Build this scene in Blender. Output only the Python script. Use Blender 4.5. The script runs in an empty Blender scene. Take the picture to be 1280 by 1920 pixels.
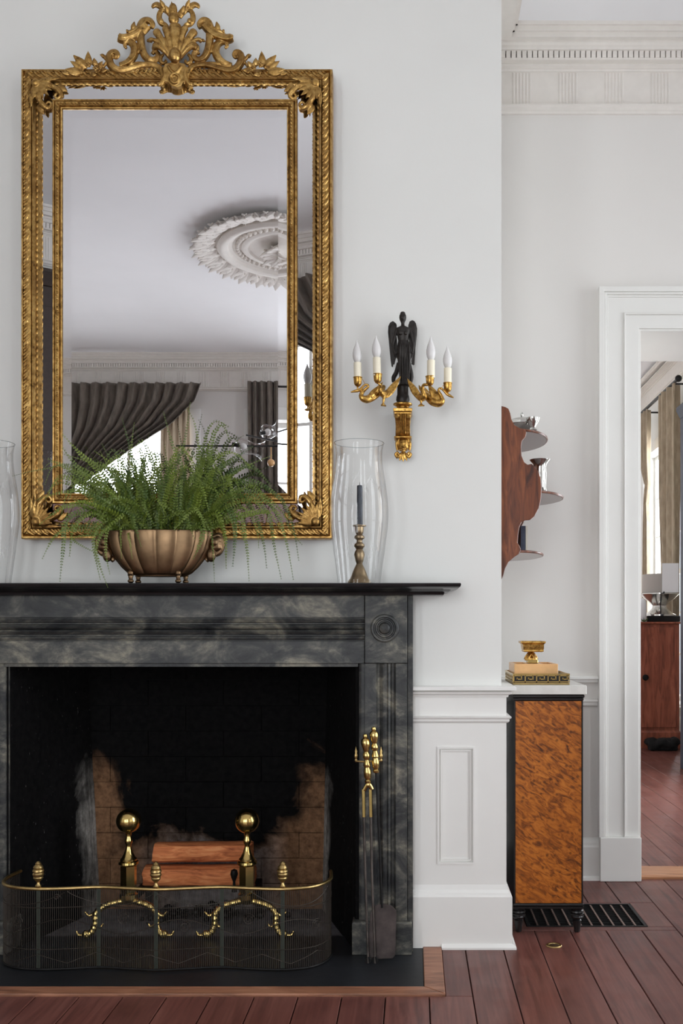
import bpy, bmesh, math, random
from mathutils import Vector, Matrix, noise
random.seed(7)
PI = math.pi
scene = bpy.context.scene
COL = scene.collection

# ---------------------------------------------------------------- camera, world, lights, exposure
CZ = 1.16            # lens height (m)
F = 1872.0           # focal length in pixels of the 1280x1920 frame
cd = bpy.data.cameras.new('camera'); cam = bpy.data.objects.new('camera', cd); COL.objects.link(cam)
cam.location = (0, 0, CZ); cam.rotation_euler = (PI/2, 0, 0)
cd.sensor_fit = 'VERTICAL'; cd.sensor_height = 36.0; cd.lens = 36.0*F/1920
cd.shift_x = -135/1920; cd.shift_y = 215/1920; cd.clip_start = 0.05
scene.camera = cam
w = bpy.data.worlds.new('world'); scene.world = w; w.use_nodes = True
w.node_tree.nodes['Background'].inputs[0].default_value = (0.80, 0.90, 1.0, 1)
w.node_tree.nodes['Background'].inputs[1].default_value = 1.5
vs = scene.view_settings
vs.view_transform = 'Standard'; vs.look = 'None'; vs.gamma = 1.0; vs.use_curve_mapping = False
vs.exposure = -0.05
try:
    scene.cycles.use_denoising = True
    scene.cycles.max_bounces = 10; scene.cycles.diffuse_bounces = 6; scene.cycles.transparent_max_bounces = 24
    scene.cycles.sample_clamp_indirect = 6.0
    scene.cycles.caustics_reflective = False; scene.cycles.caustics_refractive = False
except Exception: pass

# room measures (m): X right, Y away from the lens, Z up
BREAST = 3.63; RECESS = 4.59; RIGHT = 2.65; LEFT = -4.35; OPP = -2.91; CEIL = 3.86; NEXT0 = 5.09; NEXT1 = 12.5; NEXTR = 2.82; NCEIL = 4.10
BX1 = 0.3195; BX0 = -2.005
WIN_OPP = [(-3.5, -2.25), (-1.55, -0.3)]      # windows of the opposite wall (X ranges)
WIN_R = [(1.3, 2.5), (3.15, 4.25), (-1.95, -0.75)]        # windows of the right wall (Y ranges)
WIN_Z = (0.35, 3.2)
WIN_N = (10.3, 12.1)                          # window of the next room (Y range)
def daylight(loc, rot, sx, sy, power, col=(0.95, 0.972, 1.0)):
    l = bpy.data.lights.new('window_daylight', 'AREA'); l.shape = 'RECTANGLE'; l.size = sx; l.size_y = sy; l.energy = power; l.color = col
    o = bpy.data.objects.new('window_daylight', l); COL.objects.link(o); o.location = loc; o.rotation_euler = rot
for a, b in WIN_OPP: daylight(((a+b)/2, OPP-0.5, 1.85), (PI/2+.32, 0, 0), b-a+.3, 3.1, 165)
for (a, b), p in zip(WIN_R, (130, 60, 130)): daylight((RIGHT+0.5, (a+b)/2, 1.85), (PI/2, 0, PI/2), b-a+.3, 3.1, p)
daylight((NEXTR+0.5, sum(WIN_N)/2, 1.8), (PI/2, 0, PI/2), 2.0, 3.1, 260)
daylight((NEXTR+0.5, 6.6, 1.8), (PI/2, 0, PI/2), 1.4, 3.1, 240)  # added source behind the unseen extra window, brightens the next room

def W(px, py, Y):
    s = F/Y; return Vector(((px-775)/s, Y, CZ-(py-1175)/s))
def X(px, Y): return (px-775)*Y/F
def Z(py, Y): return CZ-(py-1175)*Y/F

# ---------------------------------------------------------------- mesh helpers
class MB:
    def __init__(s, fn=None): s.v = []; s.f = []; s.fn = fn
    def add(s, vs, fs):
        o = len(s.v)
        s.v += [tuple(s.fn(*p)) if s.fn else tuple(p) for p in vs]
        s.f += [tuple(i+o for i in f) for f in fs]
        return s
    def box(s, x0, x1, y0, y1, z0, z1):
        return s.stack([(x0, x1, y0, y1, z0), (x0, x1, y0, y1, z1)])
    def stack(s, rings):                       # stacked rectangles (x0,x1,y0,y1,z)
        vs = []; fs = []
        for (a, b, c, d, z) in rings: vs += [(a, c, z), (b, c, z), (b, d, z), (a, d, z)]
        n = len(rings)
        for i in range(n-1):
            for k in range(4):
                fs.append((4*i+k, 4*i+(k+1) % 4, 4*i+4+(k+1) % 4, 4*i+4+k))
        fs.append((3, 2, 1, 0)); m = 4*(n-1); fs.append((m, m+1, m+2, m+3))
        return s.add(vs, fs)
    def loft(s, rings, closed_ends=True):      # equal-length closed rings of points
        n = len(rings[0]); vs = [p for r in rings for p in r]; fs = []
        for i in range(len(rings)-1):
            for k in range(n):
                fs.append((i*n+k, i*n+(k+1) % n, (i+1)*n+(k+1) % n, (i+1)*n+k))
        if closed_ends:
            fs.append(tuple(range(n-1, -1, -1))); m = (len(rings)-1)*n; fs.append(tuple(range(m, m+n)))
        return s.add(vs, fs)
    def lathe(s, prof, c, n=24, axis=(0, 0, 1), ph=0, sx=1, sy=1, lobes=None, closed_ends=True):
        ax = Vector(axis).normalized(); u = ax.orthogonal().normalized() if abs(ax.z) < .99 else Vector((1, 0, 0)); v = ax.cross(u)
        c = Vector(c); rings = []
        for r, h in prof:
            ring = []
            for k in range(n):
                a = 2*PI*k/n+ph; rr = max(r, 1e-5)*(lobes(a, h) if lobes else 1)
                ring.append(c+ax*h+u*(rr*math.cos(a)*sx)+v*(rr*math.sin(a)*sy))
            rings.append(ring)
        return s.loft(rings, closed_ends)
    def tube(s, pts, rad, n=8, nrm=None, flat=1.0, ribs=0, ribamp=.15, twist=0):
        pts = [Vector(p) for p in pts]; m = len(pts)
        if not hasattr(rad, '__len__'): rad = [rad]*m
        elif len(rad) != m: rad = [lerp_list(rad, i/(m-1)) for i in range(m)]
        rings = []; side = None
        for i in range(m):
            t = (pts[min(i+1, m-1)]-pts[max(i-1, 0)])
            t = t.normalized() if t.length > 1e-9 else Vector((0, 0, 1))
            if nrm is not None:
                N = Vector(nrm); sd = t.cross(N)
                sd = sd.normalized() if sd.length > 1e-6 else t.orthogonal().normalized()
                if side is not None and False: pass
                N = sd.cross(t).normalized()
            else:
                if side is None: side = t.orthogonal().normalized()
                side = (side-t*side.dot(t)); side = side.normalized() if side.length > 1e-6 else t.orthogonal().normalized()
                sd = side; N = sd.cross(t).normalized()
            r = max(rad[i], 1e-5); ring = []
            for k in range(n):
                a = 2*PI*k/n; q = r*(1+(ribamp*math.cos(ribs*a+twist*i) if ribs else 0))
                ring.append(pts[i]+sd*(q*math.cos(a))+N*(q*flat*math.sin(a)))
            rings.append(ring)
        return s.loft(rings)
    def ball(s, c, rx, ry=None, rz=None, n=12, m=8):
        ry = rx if ry is None else ry; rz = rx if rz is None else rz; c = Vector(c); rings = []
        for i in range(m+1):
            a = PI*i/m; q = max(math.sin(a), 1e-3)
            rings.append([c+Vector((rx*q*math.cos(2*PI*k/n), ry*q*math.sin(2*PI*k/n), -rz*math.cos(a))) for k in range(n)])
        return s.loft(rings)
    def petal(s, base, tip, width, nrm, curl=0.0, flat=.3, n=8, m=7, ribs=0, sharp=.7):
        base = Vector(base); tip = Vector(tip); nr = Vector(nrm).normalized(); L = (tip-base).length; pts = []; rd = []
        for i in range(m):
            t = i/(m-1); pts.append(base+(tip-base)*t+nr*(curl*L*(t*t-.0)))
            rd.append(width*.5*max(math.sin(PI*min(1, (t*.92+.06))**sharp), .04))
        return s.tube(pts, rd, n, nrm=nr, flat=flat, ribs=ribs)
    def prism(s, poly, y0, y1, fn=None):       # polygon in (x,z), extruded along y
        n = len(poly); vs = [(x, y0, z) for x, z in poly]+[(x, y1, z) for x, z in poly]
        fs = [tuple(range(n)), tuple(range(2*n-1, n-1, -1))]+[(i, i+n, (i+1) % n+n, (i+1) % n) for i in range(n)]
        return s.add(vs, fs)
def lerp_list(r, t):
    x = t*(len(r)-1); i = min(int(x), len(r)-2); return r[i]+(r[i+1]-r[i])*(x-i)
def cr(pts, per=6, closed=False):              # Catmull-Rom through pts
    pts = [Vector(p) for p in pts]; out = []; n = len(pts)
    for i in range(n-1 if not closed else n):
        g = (lambda j: pts[j % n]) if closed else (lambda j: pts[min(max(j, 0), n-1)])
        p0, p1, p2, p3 = g(i-1), g(i), g(i+1), g(i+2)
        for k in range(per):
            t = k/per
            out.append(.5*((2*p1)+(p2-p0)*t+(2*p0-5*p1+4*p2-p3)*t*t+(3*p1-p0-3*p2+p3)*t**3))
    if not closed: out.append(pts[-1])
    return out
def finish(me, smooth=True, ang=38):
    bm = bmesh.new(); bm.from_mesh(me); bmesh.ops.recalc_face_normals(bm, faces=bm.faces); bm.to_mesh(me); bm.free()
    if smooth:
        for p in me.polygons: p.use_smooth = True
        me.set_sharp_from_angle(angle=math.radians(ang))
    me.update()
def to_mesh(name, mb, smooth=True, ang=38, recalc=True):
    me = bpy.data.meshes.new(name); me.from_pydata(mb.v, [], mb.f); 
    finish(me, smooth, ang); return me
def fuse(mb, voxel, smooth_it=0):              # one continuous skin over overlapping solids
    me = to_mesh('tmp', mb, False); o = bpy.data.objects.new('tmp', me); COL.objects.link(o)
    md = o.modifiers.new('r', 'REMESH'); md.mode = 'VOXEL'; md.voxel_size = voxel; md.use_smooth_shade = True
    if smooth_it: sm = o.modifiers.new('s', 'SMOOTH'); sm.factor = .5; sm.iterations = smooth_it
    dg = bpy.context.evaluated_depsgraph_get(); res = bpy.data.meshes.new_from_object(o.evaluated_get(dg))
    bpy.data.objects.remove(o); bpy.data.meshes.remove(me)
    for p in res.polygons: p.use_smooth = True
    return res
def link(name, me, m, parent=None, bevel=0, kind=None, label=None):
    if m is not None: me.materials.clear(); me.materials.append(m)
    o = bpy.data.objects.new(name, me); COL.objects.link(o)
    if parent is not None:
        o.parent = parent; o.matrix_parent_inverse = world_of(parent).inverted()
    if bevel:
        b = o.modifiers.new('bevel', 'BEVEL'); b.width = bevel; b.segments = 2; b.limit_method = 'ANGLE'; b.angle_limit = math.radians(40)
    if kind: o['kind'] = kind
    if label: o['label'] = label
    return o
def world_of(o):
    M = Matrix.LocRotScale(o.location, o.rotation_euler, o.scale)
    if o.parent is not None: return world_of(o.parent) @ o.matrix_parent_inverse @ M
    return M
def part(name, mb, m, parent=None, smooth=True, ang=38, bevel=0, kind=None, label=None):
    return link(name, to_mesh(name, mb, smooth, ang), m, parent, bevel, kind, label)
def tag(o, label, cat, group=None, kind=None):
    o['label'] = label
    if cat: o['category'] = cat
    if group: o['group'] = group
    if kind: o['kind'] = kind
    return o
def thing(name, loc, label, cat, group=None, kind=None):
    o = bpy.data.objects.new(name, None); COL.objects.link(o); o.location = loc; o.empty_display_size = .05
    return tag(o, label, cat, group, kind)
def struct(name, mb, m, label, cat='wall', parent=None, **k):
    o = part(name, mb, m, parent, **k); o['kind'] = 'structure'
    if parent is None: o['label'] = label; o['category'] = cat
    return o
def copy_tree(o, parent=None):
    c = o.copy(); COL.objects.link(c)
    if parent is not None: c.parent = parent
    for ch in [x for x in o.children]: copy_tree(ch, c)
    return c
def place_copy(name, me, m, loc, rot, parent, scale=(1, 1, 1)):   # alike pieces that share one mesh
    o = bpy.data.objects.new(name, me); COL.objects.link(o)
    o.location = loc; o.rotation_euler = rot; o.scale = scale
    o.parent = parent; o.matrix_parent_inverse = world_of(parent).inverted()
    return o
def walled(mb, axis, pos, thick, u0, u1, z0, z1, holes=()):
    us = sorted({u0, u1, *[h[0] for h in holes], *[h[1] for h in holes]}); zs = sorted({z0, z1, *[h[2] for h in holes], *[h[3] for h in holes]})
    us = [u for u in us if u0 <= u <= u1]; zs = [z for z in zs if z0 <= z <= z1]
    nu, nz = len(us)-1, len(zs)-1
    solid = lambda i, j: 0 <= i < nu and 0 <= j < nz and not any(h[0] < (us[i]+us[i+1])/2 < h[1] and h[2] < (zs[j]+zs[j+1])/2 < h[3] for h in holes)
    vid = {}; vs = []; fs = []
    def V(i, j, k):
        if (i, j, k) not in vid:
            vid[(i, j, k)] = len(vs); d = pos+k*thick
            vs.append((us[i], d, zs[j]) if axis == 'Y' else (d, us[i], zs[j]))
        return vid[(i, j, k)]
    for i in range(nu):
        for j in range(nz):
            if not solid(i, j): continue
            fs.append((V(i, j, 0), V(i+1, j, 0), V(i+1, j+1, 0), V(i, j+1, 0)))
            fs.append((V(i, j, 1), V(i, j+1, 1), V(i+1, j+1, 1), V(i+1, j, 1)))
            for di, dj, a, b in ((-1, 0, (i, j), (i, j+1)), (1, 0, (i+1, j), (i+1, j+1)), (0, -1, (i, j), (i+1, j)), (0, 1, (i, j+1), (i+1, j+1))):
                if not solid(i+di, j+dj): fs.append((V(*a, 0), V(*b, 0), V(*b, 1), V(*a, 1)))
    return mb.add(vs, fs)

# ---------------------------------------------------------------- materials (all procedural)
def sr(r, g, b):
    f = lambda c: (c/255/12.92) if c/255 <= .04045 else ((c/255+.055)/1.055)**2.4
    return (f(r), f(g), f(b), 1)
class NT:
    def __init__(s, name):
        s.m = bpy.data.materials.new(name); s.m.use_nodes = True; s.t = s.m.node_tree; s.b = s.t.nodes['Principled BSDF']; s.out = s.t.nodes['Material Output']
    def n(s, typ, **k):
        x = s.t.nodes.new(typ)
        for a, b in k.items(): setattr(x, a, b)
        return x
    def l(s, a, b): s.t.links.new(a, b)
    def coord(s, scale=(1, 1, 1), world=False, rot=(0, 0, 0)):
        mp = s.n('ShaderNodeMapping'); mp.inputs['Scale'].default_value = scale; mp.inputs['Rotation'].default_value = rot
        if world: s.l(s.n('ShaderNodeNewGeometry').outputs['Position'], mp.inputs['Vector'])
        else: s.l(s.n('ShaderNodeTexCoord').outputs['Object'], mp.inputs['Vector'])
        return mp.outputs['Vector']
    def noise(s, vec, scale, detail=4, rough=.55, dist=0):
        x = s.n('ShaderNodeTexNoise'); x.inputs['Scale'].default_value = scale; x.inputs['Detail'].default_value = detail
        x.inputs['Roughness'].default_value = rough; x.inputs['Distortion'].default_value = dist; s.l(vec, x.inputs['Vector']); return x.outputs['Fac']
    def ramp(s, fac, stops):
        x = s.n('ShaderNodeValToRGB'); e = x.color_ramp.elements
        while len(e) < len(stops): e.new(.5)
        for i, (p, c) in enumerate(stops): e[i].position = p; e[i].color = c if hasattr(c, '__len__') else (c, c, c, 1)
        s.l(fac, x.inputs['Fac']); return x.outputs['Color']
    def mix(s, fac, a, b, mode='MIX'):
        x = s.n('ShaderNodeMix', data_type='RGBA', blend_type=mode)
        for v, i in ((fac, 0), (a, 6), (b, 7)):
            if isinstance(v, (int, float, tuple)): x.inputs[i].default_value = v
            else: s.l(v, x.inputs[i])
        return x.outputs[2]
    def math(s, op, a, b=0.0, clamp=False):
        x = s.n('ShaderNodeMath', operation=op); x.use_clamp = clamp
        for v, i in ((a, 0), (b, 1)):
            if isinstance(v, (int, float)): x.inputs[i].default_value = v
            else: s.l(v, x.inputs[i])
        return x.outputs[0]
    def bump(s, h, strength=.2, dist=.01):
        x = s.n('ShaderNodeBump'); x.inputs['Strength'].default_value = strength; x.inputs['Distance'].default_value = dist
        s.l(h, x.inputs['Height']); s.l(x.outputs['Normal'], s.b.inputs['Normal'])
    def set(s, col=None, rough=None, metal=None, **k):
        for key, v in (('Base Color', col), ('Roughness', rough), ('Metallic', metal), *k.items()):
            if v is None: continue
            if isinstance(v, (int, float, tuple)): s.b.inputs[key].default_value = v
            else: s.l(v, s.b.inputs[key])
        return s.m
M = {}
def plain(key, col, rough=.5, metal=0, var=.0, scale=8, bump=0, bscale=60, world=False, **k):
    t = NT(key); c = col
    if var:
        f = t.noise(t.coord(world=world), scale)
        lo = tuple(max(0, x*(1-var)) for x in col[:3])+(1,); hi = tuple(min(1, x*(1+var)) for x in col[:3])+(1,)
        c = t.ramp(f, [(.3, lo), (.7, hi)])
    if bump: t.bump(t.noise(t.coord(world=world), bscale), bump, .004)
    M[key] = t.set(c, rough, metal, **k); return M[key]
plain('wall', sr(226, 226, 222), .75, var=.02, scale=1.5, bump=.05, bscale=90)
plain('wall_warm', sr(226, 223, 219), .75, var=.02, scale=1.2, bump=.05, bscale=90)
plain('trim', sr(231, 230, 226), .35, var=.02, scale=3, bump=.03, bscale=40)
plain('ceiling', sr(238, 238, 240), .8, var=.02, scale=2)
plain('plaster', sr(228, 223, 217), .8, var=.03, scale=20)
plain('black_marble', sr(26, 26, 27), .22, var=.35, scale=9)
plain('slate', sr(25, 27, 31), .5, var=.45, scale=5, bump=.15, bscale=30)
plain('iron', sr(26, 25, 25), .55, 0.6, var=.3, scale=30)
plain('shovel_iron', sr(66, 58, 56), .55, .7, var=.4, scale=25)
plain('steel', sr(96, 90, 86), .42, 1, var=.35, scale=25)
plain('fender_wire', sr(62, 56, 50), .5, .7)
plain('fender_post', sr(58, 66, 58), .5, .7)
plain('brass', sr(206, 178, 112), .2, 1, var=.14, scale=20)
plain('brass_dull', sr(182, 156, 104), .36, 1, var=.2, scale=30)
plain('old_brass', sr(140, 122, 96), .4, 1, var=.2, scale=40)
plain('bowl_brass', sr(128, 104, 78), .4, 1, var=.3, scale=14, bump=.04, bscale=30)
plain('bronze_black', sr(44, 40, 37), .45, .5, var=.3, scale=60)
plain('silver', sr(200, 198, 194), .16, 1, var=.1, scale=20)
plain('ivory', sr(236, 228, 205), .5)
plain('bulb', sr(232, 230, 228), .25, **{'Transmission Weight': .15, 'Subsurface Weight': 0})
plain('candle', sr(38, 44, 54), .45, var=.4, scale=40)
plain('ebony', sr(22, 20, 20), .3, var=.3, scale=20)
plain('white_marble', sr(214, 212, 206), .25, var=.1, scale=14)
plain('onyx', sr(224, 174, 118), .3, var=.14, scale=16)
plain('soil', sr(40, 30, 22), .9, var=.4, scale=60)
plain('stem', sr(70, 62, 34), .6)
plain('rod_black', sr(18, 17, 17), .4, .3)
plain('navy', sr(42, 52, 70), .45, var=.1, scale=3)
plain('book_blue', sr(52, 58, 78), .55, var=.2, scale=50)
plain('book_cream', sr(214, 206, 190), .6)
plain('paper', sr(238, 238, 240), .6)
plain('shade_grey', sr(178, 172, 166), .8)
plain('black_fur', sr(10, 10, 11), .9, var=.4, scale=60, bump=.8, bscale=90)
plain('soot', sr(14, 14, 15), .9)  # real soot, and black in place of shade in dentil slots and duct
plain('under', sr(16, 10, 8), .9)
plain('dark_screen', sr(58, 46, 40), .6, var=.2, scale=40)
M['mirror'] = NT('mirror').set(sr(238, 238, 240), .0, 1)

t = NT('gilt'); v = t.coord()
f = t.noise(v, 55, 5, .65); f2 = t.noise(v, 9, 3)
c = t.ramp(f, [(.30, sr(84, 58, 28)), (.46, sr(172, 134, 74)), (.74, sr(220, 184, 116))])
c = t.mix(t.ramp(f2, [(.42, 0.0), (.72, .6)]), c, sr(122, 86, 46))
t.bump(t.noise(v, 130, 3), .25, .003); M['gilt'] = t.set(c, t.ramp(f, [(.3, .5), (.7, .27)]), .9)
t = NT('ormolu'); v = t.coord(); f = t.noise(v, 90, 4, .6)
M['ormolu'] = t.set(t.ramp(f, [(.3, sr(110, 78, 36)), (.55, sr(202, 158, 82)), (.8, sr(230, 194, 120))]), .32, .92)

t = NT('grey_marble'); v = t.coord((1, 1, 1.5), rot=(0, .6, 0))
f = t.noise(v, 6, 9, .70, .6); f2 = t.noise(v, 34, 5, .6)
c = t.ramp(f, [(.36, sr(28, 29, 31)), (.46, sr(54, 55, 54)), (.54, sr(88, 87, 81)), (.66, sr(142, 137, 121))])
c = t.mix(t.ramp(f2, [(.42, 0.0), (.62, .5)]), c, sr(44, 45, 48))
t.bump(f2, .06, .003); M['grey_marble'] = t.set(c, .42, 0, **{'Specular IOR Level': .3})

t = NT('floor_wood'); oi = t.n('ShaderNodeObjectInfo')
ad = t.n('ShaderNodeVectorMath', operation='ADD'); t.l(t.coord((14, .7, 4), world=True), ad.inputs[0])
cx = t.n('ShaderNodeCombineXYZ'); t.l(t.math('MULTIPLY', oi.outputs['Random'], 60.0), cx.inputs[1]); t.l(cx.outputs[0], ad.inputs[1])
f = t.noise(ad.outputs[0], 3.2, 8, .6, .8); f3 = t.noise(t.coord((1, 1, 1), world=True), 5, 3)
c = t.ramp(f, [(.28, sr(70, 38, 33)), (.5, sr(106, 62, 54)), (.74, sr(130, 82, 72))])
c = t.mix(t.math('MULTIPLY', oi.outputs['Random'], .45), c, sr(84, 48, 43))
c = t.mix(t.ramp(f3, [(.45, 0.0), (.75, .35)]), c, sr(122, 78, 68))
t.bump(f, .12, .003); M['floor_wood'] = t.set(c, t.ramp(f3, [(.3, .34), (.7, .5)]), 0)
def wood(key, lo, mid, hi, scale, stretch, rough=.4, dist=1.0):
    t = NT(key); v = t.coord(stretch); f = t.noise(v, scale, 7, .6, dist)
    t.bump(f, .1, .003); M[key] = t.set(t.ramp(f, [(.3, lo), (.52, mid), (.74, hi)]), rough)
wood('border_wood', sr(100, 64, 46), sr(152, 102, 76), sr(178, 128, 100), 4, (1, 8, 8), .45)
wood('threshold', sr(140, 96, 68), sr(176, 124, 88), sr(196, 148, 110), 4, (1, 10, 8), .4)
wood('mahogany', sr(58, 28, 16), sr(104, 54, 30), sr(138, 80, 46), 5, (8, 8, 1.2), .32)
wood('chest_wood', sr(100, 52, 38), sr(148, 82, 60), sr(172, 102, 78), 4, (6, 6, .8), .4)
wood('log', sr(150, 76, 40), sr(212, 126, 74), sr(232, 164, 108), 10, (1, 6, 6), .8)
t = NT('burl'); v = t.coord((1, 1, 1), rot=(0, .55, 0))
mpb = t.n('ShaderNodeMapping'); mpb.inputs['Scale'].default_value = (8, 8, 24); t.l(t.coord((1, 1, 1), rot=(0, -.6, 0)), mpb.inputs['Vector']); vs1 = mpb.outputs['Vector']; f = t.noise(vs1, 2.4, 7, .62, 1.4); f2 = t.noise(v, 3, 3)
vo = t.n('ShaderNodeTexVoronoi'); vo.inputs['Scale'].default_value = 34; vo.inputs['Randomness'].default_value = 1; t.l(v, vo.inputs['Vector'])
c = t.ramp(f, [(.33, sr(62, 30, 10)), (.43, sr(124, 66, 20)), (.56, sr(174, 100, 34)), (.78, sr(196, 124, 52))])
c = t.mix(t.ramp(vo.outputs['Distance'], [(.10, .75), (.26, 0.0)]), c, sr(74, 36, 12))
c = t.mix(t.ramp(f2, [(.4, 0.0), (.7, .35)]), c, sr(150, 80, 22))
M['burl'] = t.set(c, .3)
t = NT('fern_leaf'); oi = t.n('ShaderNodeObjectInfo'); f = t.noise(t.coord(), 30, 3)
c = t.mix(oi.outputs['Random'], sr(52, 78, 22), sr(108, 126, 38)); c = t.mix(t.ramp(f, [(.4, 0.0), (.75, .55)]), c, sr(132, 146, 72))
M['fern_leaf'] = t.set(c, .5); 
def cloth(key, lo, hi, scale=30):
    t = NT(key); f = t.noise(t.coord((1, 1, .25)), scale, 4); t.bump(t.noise(t.coord(), 220, 2), .15, .002)
    M[key] = t.set(t.ramp(f, [(.3, lo), (.7, hi)]), .75, 0, **{'Sheen Weight': .2})
cloth('velvet', sr(82, 74, 66), sr(118, 107, 96)); cloth('linen', sr(150, 134, 112), sr(180, 164, 140)); cloth('sheer', sr(190, 172, 146), sr(214, 198, 172))
def thin_glass(key, tint, gloss=.02, edge=.5, etched=False):
    m = bpy.data.materials.new(key); m.use_nodes = True; nt = m.node_tree; nt.nodes.clear()
    o = nt.nodes.new('ShaderNodeOutputMaterial'); tr = nt.nodes.new('ShaderNodeBsdfTransparent'); gl = nt.nodes.new('ShaderNodeBsdfGlossy'); mx = nt.nodes.new('ShaderNodeMixShader'); lw = nt.nodes.new('ShaderNodeLayerWeight')
    gl.inputs['Roughness'].default_value = gloss; lw.inputs['Blend'].default_value = .25
    rp = nt.nodes.new('ShaderNodeValToRGB'); nt.links.new(lw.outputs['Facing'], rp.inputs['Fac'])   # a longer path through the wall of the glass at grazing angles
    rp.color_ramp.elements[0].color = tint; rp.color_ramp.elements[0].position = .3; rp.color_ramp.elements[1].color = tuple(x*edge for x in tint[:3])+(1,)
    nt.links.new(rp.outputs['Color'], tr.inputs['Color'])
    mm = nt.nodes.new('ShaderNodeMath'); mm.operation = 'MINIMUM'; mm.inputs[1].default_value = .42; nt.links.new(lw.outputs['Fresnel'], mm.inputs[0]); nt.links.new(mm.outputs[0], mx.inputs[0]); nt.links.new(tr.outputs[0], mx.inputs[1]); nt.links.new(gl.outputs[0], mx.inputs[2])
    nt.links.new(mx.outputs[0], o.inputs['Surface']); M[key] = m
thin_glass('glass', (.985, .985, .985, 1), .02, .68); thin_glass('pane', (.98, .99, 1, 1), .01, .9)
# firebox brick: burnt clean at the two sides and behind the logs, black elsewhere (soot lies on the brick itself)
def sooty(key, jamb):
    t = NT(key); P = t.n('ShaderNodeSeparateXYZ'); t.l(t.n('ShaderNodeNewGeometry').outputs['Position'], P.inputs[0]); x, y, z = P.outputs
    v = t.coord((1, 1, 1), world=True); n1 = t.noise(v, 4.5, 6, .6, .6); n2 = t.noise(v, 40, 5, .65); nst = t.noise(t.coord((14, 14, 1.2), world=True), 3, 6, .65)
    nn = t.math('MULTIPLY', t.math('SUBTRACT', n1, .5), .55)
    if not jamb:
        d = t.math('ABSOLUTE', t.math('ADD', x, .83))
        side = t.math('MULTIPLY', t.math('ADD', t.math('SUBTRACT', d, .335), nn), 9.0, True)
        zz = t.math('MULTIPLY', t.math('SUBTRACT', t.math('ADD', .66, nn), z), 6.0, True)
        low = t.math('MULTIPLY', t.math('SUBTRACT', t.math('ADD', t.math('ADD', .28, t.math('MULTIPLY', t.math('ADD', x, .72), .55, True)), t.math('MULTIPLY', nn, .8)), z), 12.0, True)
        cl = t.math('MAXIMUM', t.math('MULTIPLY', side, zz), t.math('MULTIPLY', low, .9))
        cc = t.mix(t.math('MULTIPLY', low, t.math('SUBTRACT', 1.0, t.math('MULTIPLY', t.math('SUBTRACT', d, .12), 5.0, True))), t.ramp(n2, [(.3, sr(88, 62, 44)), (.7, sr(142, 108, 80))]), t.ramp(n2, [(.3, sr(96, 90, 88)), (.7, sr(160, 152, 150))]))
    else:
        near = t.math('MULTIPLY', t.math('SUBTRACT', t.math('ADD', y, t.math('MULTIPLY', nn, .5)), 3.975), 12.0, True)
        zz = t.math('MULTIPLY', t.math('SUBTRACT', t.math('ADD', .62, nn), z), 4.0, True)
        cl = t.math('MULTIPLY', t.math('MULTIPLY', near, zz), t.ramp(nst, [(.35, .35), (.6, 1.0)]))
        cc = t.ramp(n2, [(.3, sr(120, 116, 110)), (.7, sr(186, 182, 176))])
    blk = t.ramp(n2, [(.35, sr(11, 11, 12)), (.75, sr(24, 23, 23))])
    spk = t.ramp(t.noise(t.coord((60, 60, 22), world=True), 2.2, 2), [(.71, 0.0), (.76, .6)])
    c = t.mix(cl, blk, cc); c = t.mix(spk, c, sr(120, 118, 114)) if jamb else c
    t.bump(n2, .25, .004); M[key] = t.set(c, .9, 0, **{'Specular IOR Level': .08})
sooty('sooty_brick', False); sooty('sooty_jamb', True)
t = NT('ash'); f = t.noise(t.coord(world=True), 9, 6, .65); M['ash'] = t.set(t.ramp(f, [(.3, sr(40, 40, 44)), (.7, sr(112, 108, 110))]), .9)

# ---------------------------------------------------------------- the setting: floor, walls, ceiling
BASEZ = .23
def rnd(a, b): return random.uniform(a, b)
fl = struct('floor', MB().box(LEFT, RIGHT, OPP, RECESS, -.08, -.022), M['under'], 'reddish brown board floor of the fireplace room', 'floor')
HX0, HX1, HY = -1.74, .034, 3.20          # slate hearth; a wooden border frames it
BORD = .066
edges = [.186+.137*k for k in range(-33, 20)]
REG = (.44, .905, 3.86, 4.175)            # floor register
RG0, RG1 = 9, -9
def plank(x0, x1, y0, y1, par):
    x0 = max(x0, LEFT); x1 = min(x1, RIGHT if y1 <= RECESS+.1 else NEXTR)
    if x1-x0 < .02: return
    g = .0016
    part('plank', MB().stack([(x0+g, x1-g, y0+g, y1-g, -.024), (x0+g, x1-g, y0+g, y1-g, -.002), (x0+g+.0015, x1-g-.0015, y0+g+.0015, y1-g-.0015, 0)]), M['floor_wood'], par, smooth=False)
for a, b in zip(edges[:-1], edges[1:]):
    segs = []
    if b <= HX1+BORD+.001 and a > HX0-BORD-.14: segs = [(OPP, HY-BORD)]
    elif a < HX1+BORD < b:
        segs = []
        plank(a, b, OPP, HY-BORD, fl); plank(HX1+BORD, b, HY-BORD, RECESS, fl)
    elif b > REG[0]-.05 and a < REG[1]+.05:
        segs = [(OPP, REG[2]-.045), (REG[3]+.02, RECESS)]; RG0 = min(RG0, a); RG1 = max(RG1, b)
    else:
        segs = [(OPP, rnd(-1, 2)), ]; segs = [(OPP, segs[0][1]), (segs[0][1], RECESS)]
    for y0, y1 in segs: plank(a, b, y0, y1, fl)
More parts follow.
